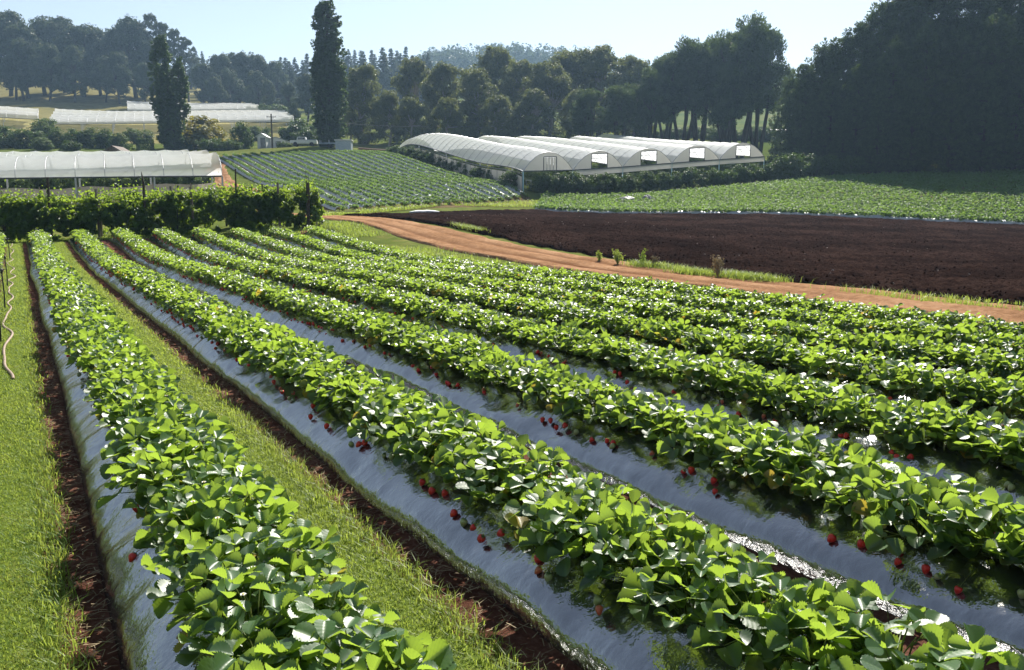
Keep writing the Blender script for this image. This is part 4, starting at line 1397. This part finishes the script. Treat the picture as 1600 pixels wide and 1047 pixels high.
    if side_screen:
        sc_ = MB(); ba = MB()
        m = 26
        q = np.linspace(0.0, .86, m); G = f0[None] * (1 - q[:, None]) + b0[None] * q[:, None]
        off = np.array([-fwd[1], fwd[0]]) * .12
        zg = ground(G[:, 0], G[:, 1])
        for j in range(m - 1):
            e0 = .03 * (1 if j else 0)
            A_ = np.array([*(G[j] + off), zg[j] + .02]); B_ = np.array([*(G[j + 1] + off), zg[j + 1] + .02])
            d = (B_ - A_) / np.linalg.norm(B_ - A_) * .03
            sc_.add(np.array([A_ + d, B_ - d, B_ - d + (0, 0, 1.42), A_ + d + (0, 0, 1.42)]) - org, [(0, 1, 2, 3)])
            ba.tube([A_ - org, A_ + (0, 0, 1.6) - org], .035, 5)
        ba.tube(np.array([(*(G[j] + off), zg[j] + 1.62) for j in range(m)]) - org, .05, 5)
        s_ = sc_.build('wind_screen', M['screen'], root); ba.build('screen_bar', M['darksteel'], s_)
    return root


# centre block of five
LEN = [52, 36, 38, 33, 38]
CL = ["first centre polytunnel at the left, with a closed door panel and cloth side wall", "second centre polytunnel from the left with an open doorway", "middle polytunnel of the five centre ones with an open doorway",
      "fourth centre polytunnel with bluish white end wall", "last centre polytunnel at the right beside the dark shrubs"]
for k in range(5):
    tunnel(CL[k], 'centre polytunnels', front[k], front[k + 1], np.array(front[k]) + ax_dir * LEN[k], np.array(front[k + 1]) + ax_dir * LEN[k], 1.95, 2.0, ('closed',) if k == 0 else ('open',), int(LEN[k] / 2.1) + 1,
           side_screen=(k == 0), valance=(k > 0), post_front=(k == 4), legmat='bluesteel')

# left block
LB = ["front white polytunnel behind the vine hedge at the left", "second white polytunnel, just behind the front left one", "third white polytunnel of the left block", "rearmost white polytunnel of the left block"]
right_ends = [at(333, 0, 67)[:2], at(317, 0, 74)[:2], at(300, 0, 81)[:2], at(286, 0, 88)[:2], at(272, 0, 95)[:2]]
for k in range(4):
    a, b = right_ends[k], right_ends[k + 1]
    d = np.array([-1., -.10]); d /= np.linalg.norm(d)
    tunnel(LB[k], 'left polytunnels', a, b, a + d * 40, b + d * 40, 1.5, 2.0, (), 19, post_front=(k == 3), legmat='steel', postn=8, hoop_out=.0)
# wind cloth beyond the left block
w = MB(); ba = MB()
A_ = at(-150, 0, 70.5)[:2]; B_ = at(322, 0, 72)[:2]
q = resample([A_, B_], 24); zg = ground(q[:, 0], q[:, 1])
r = np.random.default_rng(2)
top = zg + .8 + .10 * np.sin(np.arange(24) * 1.1)
V = np.concatenate([np.stack([q[:, 0], q[:, 1], zg], 1), np.stack([q[:, 0], q[:, 1] + .02, top], 1)])
w.add(V, [(j, j + 1, 25 + j, 24 + j) for j in range(23)])
root = empty('wind_break', (0, 0, 0)); tag(root, "beige cloth windbreak standing under the left polytunnels", 'windbreak')
w.build('cloth', M['beigecloth'], root)
for j in range(0, 24, 3):
    ba = MB(); ba.tube([(q[j, 0], q[j, 1] - .05, zg[j] - .2), (q[j, 0], q[j, 1] - .05, top[j] + .15)], .04, 6); ba.build('stake', M['post'], root)
# raspberry canes standing inside the left tunnels
for k in range(16):
    px = -40 + k * 23; Y = 78 + rt.uniform(-2, 3)
    x = at(px, 0, Y)[0]; v = PROTO['bush'][int(rt.integers(4))]
    root = empty('cane_bush', (x, Y, gz(x, Y)), rt.uniform(0, 6), (.8, .8, .72))
    tag(root, "shaded green cane bush growing under the left polytunnels", 'bush', 'cane bushes under the left tunnels')
    link('trunk', v[0], root); link('crown', v[1], root)

# far blocks
FB = ["lowest front bay of the long far polytunnels on the slope", "second bay of the long far polytunnels on the slope", "third bay of the long far polytunnels on the slope", "topmost bay of the long far polytunnels on the slope"]
for k in range(4):
    fr_ = at(452 - k * 4, 0, 214 + k * 7)[:2]; fl_ = at(62 + k * 3, 0, 214 + k * 7)[:2]
    br_ = at(452 - (k + 1) * 4, 0, 221 + k * 7)[:2]; bl_ = at(62 + (k + 1) * 3, 0, 221 + k * 7)[:2]
    tunnel(FB[k], 'long far polytunnels', fr_, br_, fl_, bl_, 1.5, 2.4, (), 27, post_front=False, postn=9)
FB = ["front bay of the upper far polytunnels behind the poplar", "middle bay of the upper far polytunnels behind the poplar", "rear bay of the upper far polytunnels behind the poplar"]
for k in range(3):
    fr_ = at(398 - k * 5, 0, 262 + k * 7)[:2]; fl_ = at(188, 0, 262 + k * 7)[:2]
    br_ = at(398 - (k + 1) * 5, 0, 269 + k * 7)[:2]; bl_ = at(188, 0, 269 + k * 7)[:2]
    tunnel(FB[k], 'upper far polytunnels', fr_, br_, fl_, bl_, 1.6, 2.2, (), 19, post_front=False, postn=7)
for k in range(2):
    fr_ = at(44 + k, 0, 226 + k * 7)[:2]; br_ = at(45 + k, 0, 233 + k * 7)[:2]
    tunnel(("small far polytunnel bay at the left edge, front one", "small far polytunnel bay at the left edge, rear one")[k], 'far left polytunnels', fr_, br_, fr_ + np.array([-45, -4]), br_ + np.array([-45, -4]), 1.5, 2.3, (), 18, post_front=False, postn=6)

# ------------------------------------------------------------------ vine hedge with posts
VA, VB = at(-120, 0, 32.6)[:2], at(486, 0, 39)[:2]


def vine_row(label, A_, B_, h, n, seed, loose=.5):
    r = np.random.default_rng(seed)
    A_, B_ = np.array(A_), np.array(B_)
    L = np.linalg.norm(B_ - A_); d = (B_ - A_) / L; nrm = np.array([-d[1], d[0]])
    mid = (A_ + B_) / 2; g0 = gz(*mid)
    root = empty('vine_hedge', (mid[0], mid[1], g0)); tag(root, label, 'hedge')
    org = np.array([mid[0], mid[1], g0])
    mb = MB()
    blobs = []
    m = int(L * 11)
    for k in range(m):
        s = r.uniform(0, L); hh = r.uniform(0, 1) ** .75 * h
        c = A_ + d * s + nrm * r.normal(0, .16)
        sz = r.uniform(.22, .42)
        if hh < .7 and r.random() < loose: continue
        blobs.append((c[0] - org[0], c[1] - org[1], gz(*c) - g0 + max(hh - .1, .12), sz, sz, sz))
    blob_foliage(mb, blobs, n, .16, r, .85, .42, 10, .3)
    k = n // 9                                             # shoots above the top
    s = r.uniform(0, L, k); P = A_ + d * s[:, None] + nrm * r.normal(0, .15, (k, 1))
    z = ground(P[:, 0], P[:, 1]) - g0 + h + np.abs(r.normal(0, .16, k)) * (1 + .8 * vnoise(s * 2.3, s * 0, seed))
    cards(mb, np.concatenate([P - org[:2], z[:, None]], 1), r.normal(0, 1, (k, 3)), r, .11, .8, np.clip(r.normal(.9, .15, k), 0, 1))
    mb.build('foliage', M['vine'], root)
    st = MB()
    for q in np.arange(.6, L, 1.3):
        c = A_ + d * q; z0 = gz(*c) - g0
        limb(st, (c[0] - org[0], c[1] - org[1], z0 - .05), (c[0] - org[0] + r.normal(0, .1), c[1] - org[1], z0 + h * .8), .03, .012, r, .08, 5, 5)
    st.build('vine_stems', M['bark'], root, smooth=True)
    wr = MB()
    for hh in (h * .5, h * .95):
        q = np.linspace(0, L, 20)[:, None]; P = A_ + d * q - nrm * .08
        wr.tube(np.concatenate([P - org[:2], (ground(P[:, 0], P[:, 1]) - g0 + hh)[:, None]], 1), .004, 4)
    wr.build('trellis_wire', M['wire'], root)
    return root


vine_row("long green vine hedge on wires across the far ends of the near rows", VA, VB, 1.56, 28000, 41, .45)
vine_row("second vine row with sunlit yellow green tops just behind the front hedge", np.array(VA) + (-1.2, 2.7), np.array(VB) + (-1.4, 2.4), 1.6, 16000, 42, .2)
POSTS = [(3, 316, 'darkpost', 0), (73, 277, 'darkpost', 0), (150, 296, 'post', 0), (153, 296, 'post', .1), (223, 268, 'darkpost', 0), (299, 292, 'post', 0), (366, 264, 'darkpost', 0), (368, 287, 'darkpost', .15), (435, 286, 'post', 0), (480, 271, 'darkpost', 0)]
PL = ["dark post at the left edge of the vine hedge", "tall dark post second from the left in the vine hedge", "pale left one of two paired posts in the vine hedge", "pale right one of two paired posts in the vine hedge",
      "tall dark post with pointed tip in the middle of the vine hedge", "slender weathered post right of the pointed dark post", "tall thin dark stake right of the left polytunnel", "short dark post beside the tall thin stake",
      "short pale post near the right end of the vine hedge", "thick dark end post at the right end of the vine hedge, with split tip"]
for k, (px, top, mt, dy) in enumerate(POSTS):
    f = (px + 120) / 606; Y = 32.6 + f * 6.4 - .42 + dy * 6
    a = at(px, top, Y); g = gz(a[0], Y); hh = a[2] - g
    thick = .055 if k not in (9,) else .085
    if k == 6: thick = .035
    mb = MB(); r = np.random.default_rng(k)
    hb = hh if k not in (4, 9) else hh - .42
    mb.tube([(0, 0, -.3), (r.normal(0, .015), 0, hb * .5), (r.normal(0, .03), 0, hb)], [thick * 1.05, thick, thick * .94], 9)
    if k == 4: mb.tube([(0, 0, hb - .1), (-.03, 0, hb + .2), (-.07, 0, hh)], [.03, .035, .008], 6)
    if k == 9:
        mb.tube([(-.03, 0, hb - .1), (-.07, 0, hh + .12)], [.02, .006], 5); mb.tube([(.03, 0, hb - .1), (.04, 0, hh + .05)], [.02, .006], 5)
    o = mb.build('wooden_post', M[mt], loc=(a[0], Y, g), smooth=False); tag(o, PL[k], 'post', 'posts of the vine hedge')
for k, (px, top) in enumerate(((266, 291), (278, 290), (247, 294), (383, 291), (392, 290), (410, 288), (443, 287), (351, 293), (137, 297))):
    Y = 36.0 + (px + 120) / 606 * 6.2
    a = at(px, top, Y); g = gz(a[0], Y)
    mb = MB(); mb.tube([(0, 0, -.3), (0, 0, a[2] - g)], .05, 8)
    o = mb.build('wooden_post', M['darkpost' if k % 3 else 'post'], loc=(a[0], Y, g))
    tag(o, "short post of the rear vine row peeking above the leaves", 'post', 'posts of the rear vine row')
# small stake by the road end
a = at(495, 358, 37.2); mb = MB(); mb.tube([(0, 0, -.2), (.01, 0, .45)], .025, 6)
o = mb.build('wooden_stake', M['darkpost'], loc=(a[0], a[1], gz(a[0], a[1]))); tag(o, "short dark stake in the grass beside the end of the road", 'stake')

# ------------------------------------------------------------------ hillside rows and flat field crops


def crop_plants(mb, x, y, lift, size, n_cards, r, spread, hgt, tm=.5):
    n = len(x)
    z = ground(x, y) + lift
    k = n_cards
    d = rand_dirs(r, n * k); d[:, 2] = np.abs(d[:, 2])
    sc = np.repeat(r.uniform(.75, 1.25, n), k)[:, None]
    pos = np.repeat(np.stack([x, y, z], 1), k, 0) + d * np.array([spread, spread, hgt]) * r.uniform(.55, 1, (n * k, 1)) * sc
    nr = d * .5 + np.array([0, 0, .7]) + r.normal(0, .4, (n * k, 3))
    tint = np.clip(np.repeat(r.normal(tm, .15, n), k) + r.normal(0, .2, n * k), 0, 1)
    cards(mb, pos, nr, r, size, .85, tint)


rh = np.random.default_rng(91)
hill = MB()
NR = 19
for k in range(NR):
    u = k / (NR - 1)
    a = HS[0] * (1 - u) + HS[1] * u; b = HE[0] * (1 - u) + HE[1] * u
    # the rows end on the grass headland; the left ones stop a little earlier
    n = 90
    C = resample([a, b], n)
    d = (b - a) / np.linalg.norm(b - a); nr = np.array([d[1], -d[0]])     # towards the camera's left: nr points right
    qs = np.array([-.44, -.40, -.30, -.18, 0, .18, .30, .40, .44]); zs = np.array([-.1, .08, .2, .25, .26, .25, .2, .08, -.1])
    P = C[:, None] + nr[None, None] * qs[None, :, None]
    Z = ground(P[..., 0], P[..., 1]) + .05 + zs[None] + vnoise(np.arange(n)[:, None] * 1.1, qs[None] * 9, 70 + k) * .02
    Z[0] -= .25; Z[-1] -= .25
    mb = MB(); G_ = np.concatenate([P, Z[..., None]], -1)
    mb.grid(G_[:-2].reshape(-1, 3), n - 2, len(qs)); mb.grid(G_[-3:].reshape(-1, 3), 3, len(qs), 1)
    o = mb.build('hillside_bed', [M['hillfilm'], M['hillsoil']], smooth=True)
    tag(o, "plastic covered strawberry bed striping the hillside field left of the centre tunnels", 'raised bed', 'beds of the hillside field')
    L = np.linalg.norm(b - a)
    s = np.arange(.1, L + .15, .36); s = s + rh.normal(0, .04, len(s))
    keep = rh.random(len(s)) < np.where(u < .25, np.clip(.75 + .3 * (1 - s / L), 0, 1), .97)
    s = s[keep]
    x = a[0] + d[0] * s + nr[0] * (.15 + rh.normal(0, .05, len(s))); y = a[1] + d[1] * s + nr[1] * (.15 + rh.normal(0, .05, len(s)))
    crop_plants(hill, x, y, .26, .17, 24, rh, .26, .24, .42)
o = hill.build('hillside_crop', M['crop'])
tag(o, "rows of small strawberry plants on the hillside field", 'crop', kind='stuff')

flat = MB()
nr_ = 30
for k in range(nr_):
    w_ = k / (nr_ - 1)
    E = resample(np.array(resample(FF[0], 40)) * (1 - w_) + np.array(resample(FF[1], 40)) * w_, 420)
    s = np.arange(420)
    keep = rh.random(420) < (.97 if k < 9 or k > 20 else .72)
    E = E[keep] + rh.normal(0, .10, (keep.sum(), 2))
    tm = .62 if k < 9 else (.55 if k < 18 else .5)
    crop_plants(flat, E[:, 0], E[:, 1], .12, .20, 18, rh, .34, .40, tm)
o = flat.build('flat_field_crop', M['crop'])
tag(o, "dense low green crop covering the flat field beyond the ploughed soil", 'crop', kind='stuff')
# pale plastic edge of the flat field
E = resample(FF[0], 200); zz = ground(E[:, 0], E[:, 1])
mb = MB(); nrm = np.gradient(E, axis=0); nrm /= np.linalg.norm(nrm, axis=1, keepdims=True); nrm = np.stack([-nrm[:, 1], nrm[:, 0]], 1)
qs = np.array([-.50, -.45, -.36, -.2, .1, .3]); zs = np.array([-.08, .04, .13, .20, .22, .1])
P = E[:, None] + nrm[:, None] * qs[None, :, None]
Z = zz[:, None] + zs[None] + vnoise(np.arange(200)[:, None] * .9, qs[None] * 8, 88) * .05
mb.grid(np.concatenate([P, Z[..., None]], -1).reshape(-1, 3), 200, len(qs))
o = mb.build('raised_bed', M['hillfilm'], smooth=True); tag(o, "silvery plastic bed edging the flat green field against the dark soil", 'raised bed')

# dark plastic heaps lying on the flat field
for k, (px, py, w_, lab) in enumerate(((980, 313, 1.9, "long low heap of grey plastic sheeting on the flat field"), (1011, 312, 1.1, "small round dark heap of plastic on the flat field"))):
    a = at(px, py, 84); g = gz(a[0], 84)
    mb = MB(); r = np.random.default_rng(k)
    th = np.linspace(0, 2 * math.pi, 25); ph = np.linspace(0, 1, 9)
    R = (1 - ph[:, None] ** 2.2) * (1 + .16 * np.sin(th * 3 + k)[None] + .1 * np.sin(th * 7)[None])
    H = ph[:, None] * (.62 if k else .5) * (1 + .25 * np.sin(th * 2 + 1)[None] * (1 - ph[:, None])) + .04 * np.sin(th * 5)[None] * ph[:, None]
    V = np.stack([np.cos(th)[None] * R * w_ * .5, np.sin(th)[None] * R * .55, H], -1)
    mb.grid(V.reshape(-1, 3), 9, 25)
    o = mb.build('plastic_heap', M['darksteel'], loc=(a[0], 84, g + .15), smooth=True); tag(o, lab, 'heap')
# pale sheet roll lying on the edge of the ploughed field
a = at(640, 334, 58.5); b = at(686, 333, 60.5)
mb = MB(); pts = resample([a, b], 8); pts[:, 2] = ground(pts[:, 0], pts[:, 1]) + .14
mb.tube(pts, [.04, .1, .14, .12, .15, .13, .1, .05], 8); o = mb.build('plastic_roll', M['hillfilm'], smooth=True)
tag(o, "pale rolled plastic lying at the far edge of the ploughed soil", 'plastic roll')
a = at(513, 337, 53); b = at(562, 343, 49)
mb = MB(); pts = resample([a, b], 6); pts[:, 2] = ground(pts[:, 0], pts[:, 1]) + .30
mb.tube(pts, .03, 6); mb.tube([pts[0], pts[0] - (0, 0, .6)], .03, 6)
o = mb.build('irrigation_pipe', M['post']); tag(o, "thin pale pipe on a stake at the lower left corner of the hillside field", 'pipe')

# ------------------------------------------------------------------ weeds by the road
def weed(px, py, Y, h, lab, mat, n, tm, spread=.35):
    a = at(px, py, Y); g = gz(a[0], Y); r = np.random.default_rng(int(px))
    mb = MB()
    for k in range(n):
        az = r.uniform(0, 6.28); l = h * r.uniform(.6, 1.); out = spread * h * r.uniform(.1, 1)
        e = np.array([math.cos(az) * out, math.sin(az) * out, l])
        mb.tube([(0, 0, 0), e * (.45, .45, .6), e], [.008, .006, .002], 4, 0, tm)
        m = 14
        f = r.uniform(.3, 1, m)[:, None]
        cards(mb, e * f * np.array([.9, .9, 1]) + r.normal(0, .03, (m, 3)), r.normal(0, 1, (m, 3)), r, .085, .4, np.clip(r.normal(tm, .2, m), 0, 1))
    o = mb.build('roadside_weed', mat, loc=(a[0], Y, g)); tag(o, lab, 'weed')


weed(965, 400, 27.0, .50, "yellow green leafy weed on the far edge of the dirt road", M['grassblade'], 16, .6, .5)
weed(937, 402, 28.0, .35, "small pale weed left of the leafy one on the road edge", M['grassblade'], 7, .6)
weed(1004, 406, 26.5, .55, "slim upright green weed between the leafy weed and the dry tuft", M['vine'], 6, .8, .25)
weed(1024, 406, 26.0, .42, "reddish dry weed beside the slim upright one", M['drystraw'], 9, .4)
weed(1121, 422, 23.0, .62, "tall dry straw coloured grass tuft at the edge of the ploughed soil", M['drystraw'], 26, .7, .3)
tufts = MB()
for px, py, Y, n, s in ((1160, 428, 22.6, 2000, .45), (1085, 418, 24, 900, .5), (1040, 411, 25.5, 800, .5), (1005, 406, 26.2, 700, .35), (730, 366, 39.5, 900, .8), (1205, 436, 22, 300, .3), (1510, 470, 16.6, 300, .6), (1400, 458, 18, 300, .8)):
    a = at(px, py, Y)
    dp = rg.normal(0, .16, n); dt = rg.normal(0, s, n)
    x, y = a[0] + dp * C_ROW - dt * S_ROW, a[1] + dp * S_ROW + dt * C_ROW
    blades(tufts, x, y, .06, .26, .014, rg, .9, .4)
o = tufts.build('grass_tufts', M['grassblade']); tag(o, "green grass patches between the dirt road and the ploughed soil", 'grass', kind='stuff')

# ------------------------------------------------------------------ yard beyond the hillside field: sheds, pickup, pole, pipes
def at_ground(px, Y):
    x = at(px, 0, Y)[0]; return np.array([x, Y, gz(x, Y)])


a = at_ground(531, 140); root = empty('metal_shed', a, .05); tag(root, "small grey blue metal shed right of the tallest poplar", 'shed')
mb = MB(); mb.box((0, 0, .85), (2.5, 2.2, 1.7)); mb.build('wall', M['greypaint'], root)
mb = MB(); mb.box((0, 0, 1.78), (2.8, 2.5, .14)); mb.build('roof', M['whitepaint'], root)
a = at_ground(467, 150); root = empty('pickup_truck', a, .1); tag(root, "white pickup parked at the top of the hillside rows", 'pickup')
mb = MB(); mb.box((0, 0, .75), (4.6, 1.75, .55)); mb.build('body', M['whitepaint'], root)
mb = MB(); mb.box((-.35, 0, 1.30), (1.7, 1.6, .62), taper=.8); mb.build('cab', M['whitepaint'], root)
mb = MB(); mb.box((-.35, -.74, 1.32), (1.2, .06, .36)); mb.build('side_window', M['glass'], root)
mb = MB(); mb.box((1.35, 0, 1.08), (1.7, 1.6, .16)); mb.build('load_bed', M['greypaint'], root)
for sx in (-1.4, 1.4):
    for sy in (-.8, .8):
        mb = MB(); mb.tube([(sx, sy - .1, .36), (sx, sy + .1, .36)], .36, 14); mb.build('wheel', M['tyre'], root)
a = at_ground(508, 143); root = empty('flatbed_trailer', a, 0); tag(root, "low grey trailer parked under the tallest poplar", 'trailer')
mb = MB(); mb.box((0, 0, .72), (3.2, 1.6, .18)); mb.build('deck', M['greypaint'], root)
mb = MB(); mb.box((0, 0, 1.0), (.1, 1.5, .5)); mb.box((-1.5, 0, 1.0), (.1, 1.5, .5)); mb.build('headboard', M['steel'], root)
for sy in (-.7, .7):
    mb = MB(); mb.tube([(0, sy - .08, .32), (0, sy + .08, .32)], .32, 12); mb.build('wheel', M['tyre'], root)


def shed(px, Y, w, d, hw, hr, lab, wall, roof, rz=0., name='garden_shed', hide=0):
    a = at_ground(px, Y); root = empty(name, a, rz); tag(root, lab, 'shed')
    mb = MB(); mb.box((0, 0, hw / 2 - .1), (w, d, hw + .2)); 
    mb.add([(-w / 2, -d / 2, hw), (w / 2, -d / 2, hw), (0, -d / 2, hw + hr), (-w / 2, d / 2, hw), (w / 2, d / 2, hw), (0, d / 2, hw + hr)], [(0, 1, 2), (4, 3, 5)])
    mb.build('wall', M[wall], root)
    mb = MB(); e = .25; t = .09
    for s in (-1, 1):
        V = np.array([(s * (w / 2 + e), -d / 2 - e, hw - e * hr / (w / 2) + .02), (0, -d / 2 - e, hw + hr + .02), (0, d / 2 + e, hw + hr + .02), (s * (w / 2 + e), d / 2 + e, hw - e * hr / (w / 2) + .02)])
        W = np.concatenate([V, V + (0, 0, t)])
        mb.add(W, [(0, 1, 2, 3), (4, 7, 6, 5), (0, 4, 5, 1), (1, 5, 6, 2), (2, 6, 7, 3), (3, 7, 4, 0)])
    mb.build('roof', M[roof], root)
    mb = MB(); mb.box((w * .12, -d / 2 - .02, hw * .45), (.9, .05, hw * .9)); mb.build('door', M['glass'], root)
    return root


shed(168, 120, 3.4, 3.0, 1.0, 1.0, "brown gabled shed roof peeking over the left tunnel roof", 'brownroof', 'brownroof')
shed(424, 156, 3.6, 3.0, 1.1, .6, "pale blue white shed behind the power pole", 'whitepaint', 'greypaint', .1)
shed(402, 153, 1.6, 2.0, 2.0, .5, "narrow white hut left of the power pole", 'whitepaint', 'whitepaint', .0)
root = shed(1222, 205, 13, 8, 2.1, 1.0, "long pale roofed shed in the gap between the dark trees and the conifers", 'brownroof', 'whitepaint', math.radians(90) + .1, name='farm_shed')
a = at_ground(416, 146); root = empty('power_pole', a); tag(root, "thin dark power pole at the top of the hillside field", 'pole')
top = at(416, 178, 146)[2] - a[2]
mb = MB(); mb.tube([(0, 0, -.5), (0, 0, top)], [.16, .11], 8); mb.build('pole_shaft', M['darkpost'], root)
mb = MB(); mb.box((0, 0, top - .5), (1.6, .1, .1)); mb.build('cross_arm', M['darkpost'], root)
mb = MB()
for s in (-.7, .7): mb.lathe([(.001, top - .28), (.05, top - .3), (.05, top - .42), (.03, top - .45)], 8, (s, 0, 0))
mb.build('insulators', M['greypaint'], root)
w0 = np.array([a[0] + .7, a[1], a[2] + top - .3]); w1 = at(760, 196, 165); s = np.linspace(0, 1, 24)[:, None]
mb = MB(); Pw = w0 * (1 - s) + w1 * s; Pw[:, 2] -= 4 * s[:, 0] * (1 - s[:, 0]) * .9
mb.tube(Pw, .018, 4); o = mb.build('power_line', M['wire']); tag(o, "thin overhead wire running from the power pole to the gum trees", 'wire')
for k in range(5):
    a = at(560 + 0, 236 - (k // 3) * 1.2, 138 + (k % 3) * .35); a[2] = gz(a[0], a[1]) + .9 + .18 * (k // 3)
    mb = MB(); b = a + np.array([7.5, 1.5, -.35]); mb.tube([a, (a + b) / 2 - (0, 0, .05), b], .09, 8)
    o = mb.build('metal_pipe', M['rust']); tag(o, "long rusty pipe in the stack between the shed and the centre tunnels", 'pipe', 'stacked rusty pipes')
a = at_ground(563, 138.4); root = empty('pipe_rack', (a[0] + 3, 138.4, gz(a[0] + 3, 138.4)), .2); tag(root, "low rack carrying the rusty pipes", 'rack')
for s in (-2.2, 1.8):
    mb = MB(); mb.box((s, 0, .32), (.12, 1.5, .9)); mb.build('trestle', M['rust'], root)
a = at_ground(585, 136); mb = MB(); mb.box((0, 0, .12), (2.6, 1.3, .24)); o = mb.build('concrete_slab', M['whitepaint'], loc=a); tag(o, "pale flat slab lying left of the first centre tunnel", 'slab')
# crates under the first tunnel corner
for k, px in enumerate((826, 833)):
    a = at(px, 297, 89); g = gz(a[0], 89)
    mb = MB()
    for sx in (-.28, .28):
        for sy in (-.2, .2): mb.box((sx, sy, .45), (.05, .05, .9))
    mb.box((0, 0, .88), (.62, .46, .05)); mb.box((0, 0, .4), (.58, .42, .04))
    o = mb.build('packing_stand', M['whitepaint'], loc=(a[0], 89, g)); tag(o, ("small pale stand just inside the corner of the first centre tunnel", "small pale stand right beside the one in the first tunnel corner")[k], 'stand')

# ------------------------------------------------------------------ haze
mb = MB(); mb.box((0, 330, 68), (1500, 1000, 142))
m, nt, out = nodes_of('haze_air')
pv = nt.nodes.new("ShaderNodeVolumePrincipled")
pv.inputs['Color'].default_value = (.48, .72, 1.0, 1)
pv.inputs['Density'].default_value = HAZE_DENSITY
pv.inputs['Anisotropy'].default_value = 0.35
nt.links.new(pv.outputs[0], out.inputs['Volume'])
hz = mb.build('haze', m); tag(hz, kind='stuff')
hz['label'] = "thin blue morning haze over the whole valley"
